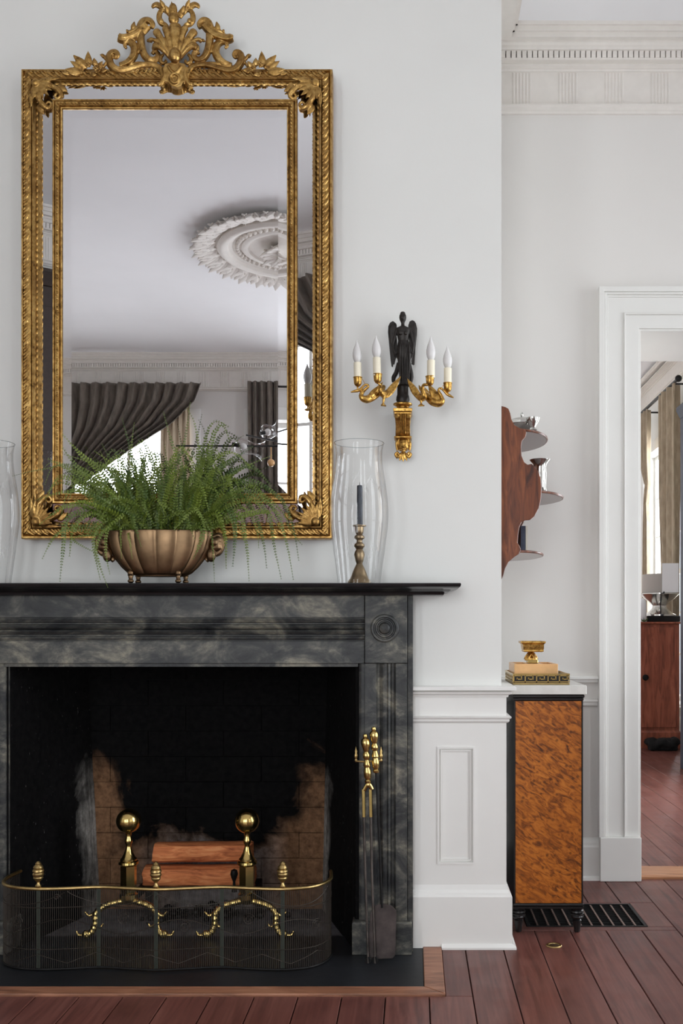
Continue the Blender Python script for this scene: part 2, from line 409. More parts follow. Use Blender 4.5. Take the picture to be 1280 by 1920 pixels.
# header boards round the register
plank(RG0, RG1, REG[2]-.045, REG[2], fl); plank(RG0, REG[0], REG[2], REG[3]+.02, fl); plank(REG[1], RG1, REG[2], REG[3]+.02, fl); plank(REG[0], REG[1], REG[3], REG[3]+.02, fl)
reg = thing('floor_register', (sum(REG[:2])/2, sum(REG[2:])/2, 0), 'black iron grille let into the floor boards beside the burl cabinet', 'floor vent')
part('grille_frame', walled(MB(lambda a, b, c: (a, c, b)), 'Y', -.012, .014, REG[0], REG[1], REG[2], REG[3], [(REG[0]+.012, REG[1]-.012, REG[2]+.01, REG[3]-.01)]), M['iron'], reg, smooth=False)
part('duct_shade_sheet', MB().box(REG[0], REG[1], REG[2], REG[3], -.0235, -.013), M['soot'], reg, smooth=False)  # flat black sheet standing for the unlit depth of the duct
nb = 11
cb = to_mesh('grille_bar', MB().box(-.0034, .0034, REG[2]+.012-4.0, REG[3]-.012-4.0, -.012, 0.0), False); cb.materials.append(plain('register_bar', sr(128, 104, 94), .5, .3))
for k in range(1, nb): place_copy('cross_bar', cb, None, (REG[0]+(REG[1]-REG[0])*k/nb, 4.0, 0.0), (0, 0, 0), reg)
rb = to_mesh('slat', MB().box(REG[0]+.012, REG[1]-.012, -.0016, .0016, -.012, -.003), False); rb.materials.append(M['iron'])
for k in range(1, 14): place_copy('slat', rb, None, (0, REG[2]+(REG[3]-REG[2])*k/14, 0.0), (0, 0, 0), reg)
ring = thing('floor_outlet', (.51, 3.63, 0), 'small round brass outlet ring set in the floor in front of the burl cabinet', 'floor outlet')
part('brass_ring', MB().lathe([(.019, 0), (.020, .003), (.027, .0035), (.029, .001), (.029, 0)], (.51, 3.63, .0005), 24), M['brass_dull'], ring)
part('cover', MB().lathe([(.018, 0), (.018, .0022), (.006, .003), (.001, .003)], (.51, 3.63, .0005), 20), M['old_brass'], ring)
# hearth
he = struct('hearth', MB().box(HX0, HX1, HY, 3.735, -.02, .003), M['slate'], 'black slate hearth slab in front of the fireplace', 'hearth', smooth=False, bevel=.002)
def strip(poly): 
    b = MB(lambda a, b, c: (a, c, b)); b.prism(poly, -.01, .008); part('border_strip', b, M['border_wood'], he, smooth=False, bevel=.003)
strip([(HX0, HY), (HX1, HY), (HX1+BORD, HY-BORD), (HX0-BORD, HY-BORD)])
strip([(HX1, HY), (HX1+BORD, HY-BORD), (HX1+BORD, 3.60), (HX1, 3.60)])
strip([(HX0, HY), (HX0-BORD, HY-BORD), (HX0-BORD, 3.60), (HX0, 3.60)])

# walls
hole_d = (X(1197, RECESS), X(1197, RECESS)+.95, -.01, Z(620, RECESS))
struct('wall_recess', walled(MB(), 'Y', RECESS, NEXT0-RECESS, LEFT-.1, RIGHT+.6, -.08, NCEIL+.1, [hole_d]), M['wall_warm'], 'pale wall at the back of the recess right of the chimney breast, with the doorway', smooth=False)
OX0, OX1, OZ = -1.45, -.195, 1.05
cb = MB(); walled(cb, 'Y', BREAST, .12, BX0, BX1, -.02, CEIL, [(OX0, OX1, -.03, OZ)])
cb.box(BX1-.12, BX1, BREAST+.12, RECESS, -.02, CEIL); cb.box(BX0, BX0+.12, BREAST+.12, RECESS, -.02, CEIL)
struct('wall_chimney_breast', cb, M['wall'], 'white chimney breast wall that carries the gilt mirror and the fireplace', smooth=False)
struct('wall_left', MB().box(LEFT-.2, LEFT, OPP-.3, RECESS, -.08, CEIL+.1), M['wall'], 'white left wall of the room, seen only in the mirror', smooth=False)
struct('wall_right', walled(MB(), 'X', RIGHT, .3, OPP-.3, RECESS, -.08, CEIL+.1, [(a, b, *WIN_Z) for a, b in WIN_R]), M['wall'], 'white window wall along the right side of the fireplace room', smooth=False)
struct('wall_next_right', walled(MB(), 'X', NEXTR, .3, NEXT0, NEXT1+.2, -.08, NCEIL+.1, [(WIN_N[0], WIN_N[1], .35, 3.2), (6.0, 7.2, .35, 3.2)]), M['wall'], 'white window wall of the room beyond the doorway', smooth=False)
struct('wall_opposite', walled(MB(), 'Y', OPP-.3, .3, LEFT, RIGHT, -.08, CEIL+.1, [(a, b, *WIN_Z) for a, b in WIN_OPP]), M['wall_warm'], 'white wall with two curtained windows, reflected in the mirror', smooth=False)
struct('wall_next_far', MB().box(-.6, NEXTR, NEXT1, NEXT1+.2, -.08, NCEIL+.1), M['wall_warm'], 'far wall of the room beyond the doorway', smooth=False)
struct('wall_next_left', MB().box(-.8, -.6, NEXT0, NEXT1+.2, -.08, NCEIL+.1), M['wall_warm'], 'left wall of the room beyond the doorway', smooth=False)
struct('ceiling', MB().box(LEFT, RIGHT, OPP, RECESS, CEIL, CEIL+.08), M['ceiling'], 'smooth white ceiling of the fireplace room', 'ceiling', smooth=False)
struct('ceiling_next', MB().box(-.6, NEXTR, NEXT0, NEXT1, NCEIL, NCEIL+.08), M['ceiling'], 'ceiling of the room beyond the doorway', 'ceiling', smooth=False)
# ceiling border: a lower flat margin along the walls that steps up to the ceiling field
bd = MB(); lo = 3.80
def margin(x0, x1, y0, y1, gx0=0, gx1=0, gy0=0, gy1=0):
    for i, (z0, z1, e) in enumerate(((lo, lo+.022, 0), (lo+.022, lo+.044, .012), (lo+.044, CEIL, .024))):
        bd.box(x0-gx0*e, x1+gx1*e, y0-gy0*e, y1+gy1*e, z0, z1)
margin(BX1, RIGHT, 4.47, RECESS, gy0=1); margin(BX1, .44, BREAST-.115, 4.47, gx1=1); margin(BX0-.12, .44, BREAST-.115, BREAST, gy0=1, gx1=1)
margin(LEFT, BX0, 4.47, RECESS, gy0=1); margin(RIGHT-.12, RIGHT, OPP, 4.47, gx0=1); margin(LEFT, LEFT+.12, OPP, 4.47, gx1=1); margin(LEFT, RIGHT, OPP, OPP+.12, gy1=1)
struct('trim_1', bd, M['plaster'], 'stepped plaster margin round the edge of the ceiling', 'ceiling trim', smooth=False)
# cornices, each in local (along, out from the wall, up)
reed_me = None
def cornice(n, fn, u0, u1, label, pitch0, detailed=True):
    root = thing('trim_%d' % n, fn((u0+u1)/2, 0, 3.5), label, 'cornice', kind='structure')
    def runs(name, rings, m=M['plaster']):
        b = MB(fn); pts = []
        prof = rings; k = len(prof)
        vs = [(u0, d, z) for d, z in prof]+[(u1, d, z) for d, z in prof]
        fs = [(i, (i+1) % k, (i+1) % k+k, i+k) for i in range(k)]+[tuple(range(k)), tuple(range(2*k-1, k-1, -1))]
        b.add(vs, fs); return part(name, b, m, root, ang=30)
    runs('architrave_mould', [(0, 3.512), (.012, 3.512), (.016, 3.52), (.024, 3.524), (.024, 3.538), (.03, 3.542), (.03, 3.548), (.008, 3.552), (0, 3.552)])
    runs('frieze_board', [(0, 3.552), (.010, 3.552), (.010, 3.715), (0, 3.715)])
    runs('bed_mould', [(0, 3.705), (.014, 3.705), (.018, 3.712), (.026, 3.714), (.026, 3.722), (.036, 3.726), (.036, 3.732), (0, 3.732)])
    runs('dentil_shade_backing', [(0, 3.732), (.045, 3.732), (.045, 3.768), (0, 3.768)], M['soot'])  # black backing: shade between the dentils put into the colour
    runs('fascia', [(0, 3.768), (.082, 3.768), (.085, 3.772), (.085, 3.785), (.094, 3.792), (.094, 3.80), (0, 3.80)])
    runs('dentil_sill', [(0, 3.729), (.067, 3.729), (.067, 3.7375), (0, 3.7375)])
    if not detailed: return
    b = MB(fn); u = u0+.004
    while u < u1-.02:
        b.box(u, u+.0195, .03, .070, 3.737, 3.7675); u += .0241
    part('dentil_row', b, M['plaster'], root, smooth=False, kind='stuff')
    u = pitch0
    while u < u1-.08:
        b = MB(fn); 
        for k in range(6):
            c = u+.0075+k*.0152; b.add([(c+dx, dd, zz) for zz in (3.553, 3.698) for dx, dd in ((-.0062, .009), (-.004, .0125), (0, .014), (.004, .0125), (.0062, .009))],
                [(0, 1, 6, 5), (1, 2, 7, 6), (2, 3, 8, 7), (3, 4, 9, 8), (4, 0, 5, 9), (0, 4, 3, 2, 1), (5, 6, 7, 8, 9)])
        part('reeded_block', b, M['plaster'], root, ang=50); u += .2115
cornice(2, lambda u, d, z: (u, RECESS-d, z), BX1, RIGHT, 'dentilled plaster cornice with reeded blocks above the recess wall', X(960, 4.57))
cornice(3, lambda u, d, z: (u, OPP+d, z), LEFT, RIGHT, 'dentilled plaster cornice of the window wall reflected in the mirror', LEFT+.1)
cornice(4, lambda u, d, z: (RIGHT-d, u, z), OPP, RECESS, 'dentilled plaster cornice above the windows of the right wall', OPP+.1)
cornice(5, lambda u, d, z: (LEFT+d, u, z), OPP, RECESS, 'dentilled plaster cornice of the left wall reflected in the narrow mirror strip', OPP+.1)
cornice(6, lambda u, d, z: (NEXTR-d*1.6, u, z+.27), NEXT0, NEXT1, 'plain cornice along the window wall of the room beyond the doorway', 0, False)

# wainscot of the chimney breast, right of the mantel
WY = 3.612
x0 = -.003; wx = X(949, WY)
t7 = thing('trim_7', (x0, WY, 0), 'white painted wainscot with one recessed panel between mantel and cabinet', 'wainscot', kind='structure')
pb = (X(822, WY), X(888, WY), Z(1618, WY), Z(1402, WY))
part('wainscot_board', walled(MB(), 'Y', WY, .0175, x0, wx, .15, .93, [pb]), M['trim'], t7, smooth=False)
part('wainscot_return', MB().box(BX1+.0005, wx, WY+.0175, RECESS-.001, .15, .93), M['trim'], t7, smooth=False)
part('recessed_panel', MB().box(pb[0], pb[1], WY+.008, WY+.0175, pb[2], pb[3]), M['trim'], t7, smooth=False)
pm = MB()
for i, (a, y0, y1) in enumerate(((0, WY-.004, WY+.012), (.008, WY+.002, WY+.012), (.014, WY+.007, WY+.012))):
    wd = (.007, .005, .004)[i]
    walled(pm, 'Y', y0, y1-y0, pb[0]+a-.004*(i == 0), pb[1]-a+.004*(i == 0), pb[2]+a-.004*(i == 0), pb[3]-a+.004*(i == 0), [(pb[0]+a+wd-.004*(i == 0), pb[1]-a-wd+.004*(i == 0), pb[2]+a+wd-.004*(i == 0), pb[3]-a-wd+.004*(i == 0))])
part('panel_mould', pm, M['trim'], t7, smooth=False)
# chair rail and lower mould wrap round the corner of the breast
def rail(name, par, rings, y_back=RECESS):
    b = MB()
    b.stack([(x0, BX1-.01, BREAST-p, BREAST+.02, z) for p, z in rings])
    b.stack([(BX1-.01, BX1+p, BREAST-p, y_back-.001, z) for p, z in rings]); part(name, b, M['trim'], par, smooth=False)
rail('chair_rail', t7, [(.022, .905), (.024, .913), (.034, .917), (.036, .925), (.028, .928), (.050, .931), (.050, .942), (.046, .945)])
rail('lower_mould', t7, [(.019, .812), (.024, .815), (.027, .820), (.027, .826), (.032, .829), (.034, .834), (.020, .838)])
b8 = thing('baseboard_breast', (x0, 3.59, 0), 'tall white baseboard at the foot of the chimney breast, right of the hearth', 'baseboard', kind='structure')
rail('base_board', b8, [(.036, 0.0), (.036, .186), (.032, .192), (.030, .200), (.022, .210), (.019, .226), (.010, .228)])
b = MB(); b.stack([(HX1+BORD+.001, BX1, BREAST-.05, BREAST, .0005), (HX1+BORD+.001, BX1, BREAST-.05, BREAST, .008), (HX1+BORD+.001, BX1, BREAST-.04, BREAST, .018)])
b.stack([(BX1, BX1+.05, BREAST-.05, RECESS-.06, .0005), (BX1, BX1+.05, BREAST-.05, RECESS-.06, .008), (BX1, BX1+.04, BREAST-.04, RECESS-.06, .018)])
part('shoe_mould', b, M['trim'], b8, smooth=False)
# recess wall: chair rail, wainscot lines and baseboard
DX0 = X(1122, 4.55)
t9 = thing('trim_8', (.6, RECESS, .9), 'white chair rail on the recess wall between breast and doorway', 'chair rail', kind='structure')
fy = lambda p: RECESS-p
for name, rings in (('rail_cap', [(.02, .905), (.022, .918), (.034, .921), (.034, .931), (.03, .934)]), ('rail_mould', [(.010, .795), (.016, .80), (.018, .812), (.024, .818), (.024, .826), (.008, .83)])):
    for a, c in ((BX1+.055, DX0), (hole_d[1]+.19, RIGHT)):
        part(name, MB().stack([(a, c, fy(p), RECESS+.01, z) for p, z in rings]), M['trim'], t9, smooth=False)
b9 = thing('baseboard_recess', (.6, RECESS, 0), 'white baseboard of the recess wall behind the burl cabinet', 'baseboard', kind='structure')
for a, c in ((BX1+.055, DX0+.01), (hole_d[1]+.19, RIGHT)):
    part('base_board', MB().stack([(a, c, fy(p), RECESS+.01, z) for p, z in [(.022, 0), (.022, .15), (.018, .158), (.016, .17), (.008, .186), (.004, .19)]]), M['trim'], b9, smooth=False)
    part('shoe_mould', MB().stack([(a, c, fy(p), RECESS+.01, z) for p, z in [(.036, 0.0005), (.034, .012), (.023, .02)]]), M['trim'], b9, smooth=False)
# doorway
d1 = thing('door_1', ((hole_d[0]+hole_d[1])/2, RECESS, 0), 'white moulded door casing round the open doorway to the next room', 'doorway', kind='structure')
ix0, ix1, iz = hole_d[0], hole_d[1], hole_d[3]
def u_frame(name, o_in, o_out, y0, y1, zb=.2, bevel=.002):
    A = [(ix0-o_out, zb), (ix0-o_out, iz+o_out), (ix1+o_out, iz+o_out), (ix1+o_out, zb), (ix1+o_in, zb), (ix1+o_in, iz+o_in), (ix0-o_in, iz+o_in), (ix0-o_in, zb)]
    part(name, MB().prism(A, y0, y1), M['trim'], d1, smooth=False, bevel=bevel)
u_frame('back_band', .166, .190, RECESS-.046, RECESS-.0002); u_frame('casing_bead', .155, .166, RECESS-.040, RECESS-.0002, bevel=.004)
u_frame('casing_board', .145, .155, RECESS-.030, RECESS-.0002); u_frame('casing_flat', .074, .145, RECESS-.026, RECESS-.0002)
u_frame('inner_bead', .066, .074, RECESS-.034, RECESS-.0002, bevel=.003); u_frame('inner_casing', .004, .066, RECESS-.022, RECESS-.0002); u_frame('jamb_edge', -.006, .004, RECESS-.014, NEXT0+.01, .0005)
for a, c in ((ix0-.186, ix0+.002), (ix1-.002, ix1+.186)):
    part('plinth_block', MB().box(a, c, RECESS-.05, RECESS-.0002, .0005, .2), M['trim'], d1, smooth=False, bevel=.003)
part('threshold', MB().stack([(ix0+.007, ix1-.007, RECESS-.005, 4.78, -.02), (ix0+.007, ix1-.007, RECESS-.005, 4.78, .010), (ix0+.007, ix1-.007, RECESS+.01, 4.77, .016)]), M['threshold'], d1, smooth=False)
# the next room's floor
fn_ = struct('floor_next', MB().box(-.6, NEXTR, 4.785, NEXT1, -.08, -.022), M['under'], 'reddish brown board floor of the room beyond the doorway', 'floor')
for a, b in zip(edges[:-1], edges[1:]):
    if b < -.55: continue
    plank(max(a, -.6), b, NEXT0 if (b < ix0 or a > ix1) else 4.782, NEXT1, fn_)
struct('baseboard_next_right', MB().stack([(NEXTR-p, NEXTR+.01, NEXT0, NEXT1, z) for p, z in [(.025, 0), (.025, .18), (.008, .21)]]), M['trim'], 'white baseboard under the window of the room beyond the doorway', 'baseboard', smooth=False)

# ---------------------------------------------------------------- windows: fn maps (along, into the room, up)
def window(n, fn, u0, u1, z0, z1, label, rows=5, cols=2):
    r = thing('window_%d' % n, fn((u0+u1)/2, 0, z0), label, 'window', kind='structure')
    mw = .03; fwid = .05
    b = MB(fn); b2 = walled(MB(), 'Y', -.16, .06, u0, u1, z0, z1, [(u0+fwid, u1-fwid, z0+fwid, z1-fwid)])
    part('sash_frame', MB(fn).add(b2.v, b2.f), M['trim'], r, smooth=False)
    cs = [u0+fwid+(u1-u0-2*fwid)*k/cols for k in range(cols+1)]; rs = [z0+fwid+(z1-z0-2*fwid)*k/rows for k in range(rows+1)]
    for k in range(1, cols): part('muntin', MB(fn).box(cs[k]-.012, cs[k]+.012, -.15, -.115, rs[0], rs[-1]), M['trim'], r, smooth=False)
    for k in range(1, rows):
        hw = .028 if k == rows//2 else .012
        part('muntin', MB(fn).box(cs[0], cs[-1], -.155, -.11, rs[k]-hw, rs[k]+hw), M['trim'], r, smooth=False)
    for i in range(cols):
        for j in range(rows):
            part('pane', MB(fn).add([(cs[i], -.135, rs[j]), (cs[i+1], -.135, rs[j]), (cs[i+1], -.135, rs[j+1]), (cs[i], -.135, rs[j+1])], [(0, 1, 2, 3)]), M['pane'], r, smooth=False)
    b2 = walled(MB(), 'Y', .0005, .03, u0-.13, u1+.13, z0-.02, z1+.13, [(u0-.005, u1+.005, z0, z1+.005)])
    part('casing', MB(fn).add(b2.v, b2.f), M['trim'], r, smooth=False, bevel=.004)
    part('sill', MB(fn).box(u0-.16, u1+.16, .0005, .07, z0-.06, z0-.021), M['trim'], r, smooth=False, bevel=.004)
fo = lambda u, d, z: (u, OPP+d, z)
fr = lambda u, d, z: (RIGHT-d, u, z)
window(1, fo, *WIN_OPP[0], *WIN_Z, 'tall sash window half covered by the draped dark curtain, seen in the mirror')
window(2, fo, *WIN_OPP[1], *WIN_Z, 'tall sash window behind the straight dark curtain, seen in the mirror')
window(3, fr, *WIN_R[0], *WIN_Z, 'bright right wall window caught in the narrow right mirror strip')
window(4, fr, *WIN_R[1], *WIN_Z, 'sash window of the right wall nearest to the doorway')
window(7, fr, *WIN_R[2], *WIN_Z, 'sash window of the right wall farthest from the doorway')
fnx = lambda u, d, z: (NEXTR-d, u, z)
window(5, fnx, *WIN_N, .35, 3.2, 'bright sash window seen through the doorway above the wooden chest', 6)
window(6, fnx, 6.0, 7.2, .35, 3.2, 'unseen sash window added to bring more light into the next room', 6)  # out of view; put in only to light the next room

# ---------------------------------------------------------------- firebox
FBY = 4.10; AX = -.82
fbx = struct('firebox', MB().box(-1.5, -.15, 3.735, 4.5, -.06, -.0005), M['ash'], 'sooty brick firebox behind the mantel', 'firebox', smooth=False)
bx0, bx1 = -1.285, -.375                        # back wall, narrower than the opening
def quadslab(name, p, q, r, s, m, n=(0, 0, 0)):  # four corners, thickened by n
    n = Vector(n); P = [Vector(a) for a in (p, q, r, s)]; b = MB().add(P+[a+n for a in P], [(0, 1, 2, 3), (7, 6, 5, 4), (0, 4, 5, 1), (1, 5, 6, 2), (2, 6, 7, 3), (3, 7, 4, 0)])
    return part(name, b, m, fbx, smooth=False)
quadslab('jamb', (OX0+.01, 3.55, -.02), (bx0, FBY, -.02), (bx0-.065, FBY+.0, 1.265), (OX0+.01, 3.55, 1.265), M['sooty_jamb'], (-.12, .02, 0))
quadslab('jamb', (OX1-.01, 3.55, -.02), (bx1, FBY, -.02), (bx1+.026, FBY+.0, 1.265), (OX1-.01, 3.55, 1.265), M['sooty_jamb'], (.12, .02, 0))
quadslab('back_core', (-1.5, FBY+.012, -.02), (-.2, FBY+.012, -.02), (-.2, FBY+.012, 1.5), (-1.5, FBY+.012, 1.5), M['soot'], (0, .1, 0))
quadslab('throat_lid', (-1.6, 3.70, 1.265), (-.05, 3.70, 1.265), (-.05, 4.2, 1.27), (-1.6, 4.2, 1.27), M['soot'], (0, 0, .05))  # unseen black lid added to keep the firebox dark
bh = .1045; z = 0.0; row = 0
while z < 1.4:
    offs = (0, .5)[row % 2]*.31; x = -1.40-offs
    while x < -.28:
        a, c = max(x, -1.40), min(x+.31, -.28)
        if c-a > .03:
            dy = rnd(-.003, .003)
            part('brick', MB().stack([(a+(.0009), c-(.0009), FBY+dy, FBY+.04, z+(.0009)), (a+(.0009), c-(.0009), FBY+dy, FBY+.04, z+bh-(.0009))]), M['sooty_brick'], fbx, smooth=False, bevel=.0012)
        x += .31
    z += bh; row += 1

# ---------------------------------------------------------------- marble mantel
PY = 3.53
man = thing('fireplace_mantel', (AX, PY, 0), 'grey veined marble mantelpiece with reeded frieze and black moulded shelf', 'mantelpiece')
mir = lambda b: MB().add([(2*AX-p[0], p[1], p[2]) for p in b.v], b.f)
SX = .159*3.4/3.366
def shelf_ring(ex, y, z): return (2*AX-ex, ex, y, BREAST-.001, z)
zs = Z(1093, 3.40)
part('shelf', MB().stack([shelf_ring(.105, 3.485, zs-.038), shelf_ring(.108, 3.482, zs-.030), shelf_ring(.122, 3.462, zs-.027), shelf_ring(.130, 3.450, zs-.022), shelf_ring(.143, 3.425, zs-.019), shelf_ring(.154, 3.410, zs-.016), shelf_ring(.160, 3.402, zs-.012), shelf_ring(.162, 3.399, zs-.004), shelf_ring(.160, 3.402, zs)]), M['black_marble'], man, ang=20, label='black moulded marble shelf')
zb = Z(1244, PY); zt = zs-.038
xi = X(683, PY); xo = X(763, PY)
f0, f1 = Z(1158, PY), Z(1202, PY)
xl = 2*AX-xi
part('frieze_upper', MB().box(xl, xi, PY, BREAST-.001, f0, zt), M['grey_marble'], man, smooth=False, bevel=.0015)
part('frieze_lower', MB().box(xl, xi, PY, BREAST-.001, zb, f1), M['grey_marble'], man, smooth=False, bevel=.0015)
rb = MB(); prof = [(BREAST-.001, f1)]
hh = f0-f1
for t0, d in ((0, .012), (.04, .012), (.05, .004), (.12, .001), (.20, .004), (.23, .012), (.27, .012), (.30, .003), (.40, -.003), (.47, .002), (.5, .010), (.53, .002), (.6, -.003), (.70, .003), (.73, .012), (.77, .012), (.80, .004), (.88, .001), (.95, .004), (.96, .012), (1, .012)): prof.append((PY+d, f1+hh*t0))
prof.append((BREAST-.001, f0)); k = len(prof)
rb.add([(xl, a, c) for a, c in prof]+[(xi, a, c) for a, c in prof], [(i, (i+1) % k, (i+1) % k+k, i+k) for i in range(k)]+[tuple(range(k)), tuple(range(2*k-1, k-1, -1))])
part('reeded_band', rb, M['grey_marble'], man, ang=25)
part('soffit_edge', MB().box(OX0+.002, OX1-.002, PY+.012, BREAST-.001, zb-.012, zb-.0005), M['grey_marble'], man, smooth=False)
rc = (X(721, PY), Z(1178, PY))
for side in (0, 1):
    S = (lambda b: mir(b)) if side else (lambda b: b)
    cbk = part('corner_block', S(MB().box(xi+.0015, xo, PY-.006, BREAST-.001, zb+.001, zt)), M['grey_marble'], man, smooth=False, bevel=.002)
    part('roundel', S(MB().lathe([(.050, 0), (.050, .006), (.046, .010), (.040, .010), (.037, .004), (.034, .004), (.031, .010), (.027, .010), (.025, .003), (.022, .003), (.021, .010), (.017, .017), (.010, .021), (.001, .022)], (rc[0], PY-.0055, rc[1]), 40, axis=(0, -1, 0))), M['grey_marble'], cbk, ang=25)
    part('outer_return', S(MB().box(xo, X(774, PY), PY+.022, BREAST-.001, .0035, zt)), M['grey_marble'], man, smooth=False, bevel=.002)
    zp = Z(1727, PY)
    part('plinth', S(MB().stack([(X(660, PY), X(772, PY), PY-.014, BREAST-.001, .0035), (X(660, PY), X(772, PY), PY-.014, BREAST-.001, zp-.004), (X(662, PY), X(770, PY), PY-.010, BREAST-.001, zp)])), M['grey_marble'], man, smooth=False, bevel=.002)
    # pilaster shaft, profile in plan
    xs = lambda px: X(px, PY)
    pl = [(xs(668), .022), (xs(672), .022), (xs(673), .016), (xs(677), .012), (xs(683), .012), (xs(684), 0), (xs(704), 0), (xs(706), .004), (xs(708), .013), (xs(712), .015), (xs(715), .009), (xs(718), .006), (xs(721), .012), (xs(725), .012), (xs(728), .006), (xs(731), .009), (xs(734), .015), (xs(738), .013), (xs(740), .004), (xs(742), 0), (xs(763), 0), (xs(763), .0985), (xs(668), .0985)]
    k = len(pl); b = MB().add([(x, PY+d, zp+.0005) for x, d in pl]+[(x, PY+d, zb-.0005) for x, d in pl], [(i, (i+1) % k, (i+1) % k+k, i+k) for i in range(k)]+[tuple(range(k)), tuple(range(2*k-1, k-1, -1))])
    part('pilaster', S(b), M['grey_marble'], man, ang=25)

# ---------------------------------------------------------------- gilt mirror
MX = -.8425; MY = 3.525
mr = thing('gilt_mirror', (MX, 3.55, 1.471), 'tall gilt framed mirror with carved shell crest above the mantel', 'mirror')
oh, oz0, oz1 = .554, 1.473, 3.145
def sq_frame(name, prof, m=M['gilt'], ang=30):
    # prof: (inset from the outer edge, Y); swept round the rectangle with mitred corners
    rings = []
    for i, y in prof: rings.append([(MX-oh+i, y, oz0+i), (MX+oh-i, y, oz0+i), (MX+oh-i, y, oz1-i), (MX-oh+i, y, oz1-i)])
    n = len(rings); vs = [p for r in rings for p in r]; fs = []
    for i in range(n):
        j = (i+1) % n
        for k in range(4): fs.append((4*i+k, 4*i+(k+1) % 4, 4*j+(k+1) % 4, 4*j+k))
    return part(name, MB().add(vs, fs), m, mr, ang=ang)
yb = BREAST-.0005
sq_frame('backboard', [(.004, yb), (.004, 3.60), (.16, 3.592), (.16, yb)], M['mahogany'])
sq_frame('outer_frame', [(0, 3.600), (0, 3.556), (.003, 3.550), (.008, 3.550), (.010, 3.556), (.018, 3.548), (.028, 3.546), (.036, 3.552), (.038, 3.558), (.040, 3.552), (.043, 3.551), (.046, 3.556), (.049, 3.566), (.050, 3.572), (.050, 3.600)])
sq_frame('inner_frame', [(.121, 3.585), (.121, 3.528), (.124, 3.522), (.129, 3.522), (.131, 3.526), (.135, 3.516), (.142, 3.514), (.148, 3.518), (.150, 3.524), (.153, 3.520), (.157, 3.521), (.1585, 3.528), (.1585, 3.585)])
# tilted mirror strips between the two frames
A_, B_ = .0495, .1215; ya, yb_ = 3.581, 3.5325; yl = 3.571; yt = 3.560
def strip_glass(c):
    part('side_glass', MB().add(c, [(0, 1, 2, 3)]), M['mirror'], mr, smooth=False)
o_ = lambda i: (MX-oh+i, MX+oh-i, oz0+i, oz1-i)
xa0, xa1, za0, za1 = o_(A_); xb0, xb1, zb0, zb1 = o_(B_)
strip_glass([(xa0, yl, za0), (xb0, 3.534, zb0), (xb0, 3.534, zb1), (xa0, yl, za1)])
strip_glass([(xb1, yb_, zb0), (xa1, ya, za0), (xa1, ya, za1), (xb1, yb_, zb1)])
strip_glass([(xb0, yb_, zb1), (xb1, yb_, zb1), (xa1-.06, yt, za1), (xa0+.06, yt, za1)])
strip_glass([(xa0+.06, yt, za0), (xa1-.06, yt, za0), (xb1, yb_, zb0), (xb0, yb_, zb0)])
# central plate with a bevelled margin
cx0, cx1, cz0, cz1 = o_(.1585); e = .031; dp = .0013
pts = [(cx0, MY+dp, cz0), (cx1, MY+dp, cz0), (cx1, MY+dp, cz1), (cx0, MY+dp, cz1), (cx0+e, MY, cz0+e), (cx1-e, MY, cz0+e), (cx1-e, MY, cz1-e), (cx0+e, MY, cz1-e)]
part('mirror_plate', MB().add(pts, [(4, 5, 6, 7), (0, 1, 5, 4), (1, 2, 6, 5), (2, 3, 7, 6), (3, 0, 4, 7)]), M['mirror'], mr, smooth=False, label='bevelled mirror plate')
# carved running leaves on the outer frame and beads on the inner frame
def along(i, step):
    x0_, x1_, z0_, z1_ = o_(i)
    for (p, q, n) in (((x0_, z0_), (x0_, z1_), 'l'), ((x1_, z0_), (x1_, z1_), 'r'), ((x0_, z1_), (x1_, z1_), 't'), ((x0_, z0_), (x1_, z0_), 'b')):
        L = math.dist(p, q); m = int(L/step); yield n, [((p[0]+(q[0]-p[0])*(k+.5)/m, p[1]+(q[1]-p[1])*(k+.5)/m)) for k in range(m)], Vector((q[0]-p[0], 0, q[1]-p[1])).normalized()
for n, ps, d in along(.023, .0245):
    b = MB(); sd = Vector((d.z, 0, -d.x))
    for k, (x, z_) in enumerate(ps):
        c = Vector((x, 3.5465, z_)); s1 = .85 if k % 3 else 1.15
        b.petal(c-d*.014*s1-sd*.010, c+d*.010*s1+sd*.009, .0125*s1, (0, -1, 0), 0, .55, 6, 5)
        b.petal(c-d*.004+sd*.001, c+d*.016+sd*.011, .008, (0, -1, 0), 0, .8, 6, 5)
        b.petal(c-d*.002-sd*.011, c+d*.012-sd*.004, .007, (0, -1, 0), 0, .8, 6, 5)
    part('carved_leaf_band', b, M['gilt'], mr, kind='stuff')
for n, ps, d in along(.1425, .0125):
    b = MB()
    for k, (x, z_) in enumerate(ps):
        q = .0042 if k % 3 else .0030; b.ball((x, 3.5135, z_), q+.0012*abs(d.x), q, q+.0012*abs(d.z), 8, 6)
    part('bead_band', b, M['gilt'], mr, kind='stuff')
# scalloped slip along the outer edge of the side strips
for n, ps, d in along(.051, .021):
    b = MB(); sd = {'l': Vector((1, 0, 0)), 'r': Vector((-1, 0, 0)), 't': Vector((0, 0, -1)), 'b': Vector((0, 0, 1))}[n]
    for x, z_ in ps: b.petal(Vector((x, 3.5685 if n in 'lr' else 3.554, z_))-d*.010+sd*.001, Vector((x, 3.5685 if n in 'lr' else 3.554, z_))+d*.010+sd*.001, .0115, (0, -1, 0), 0, .4, 6, 5, sharp=1)
    part('scalloped_slip', b, M['gilt'], mr, kind='stuff')
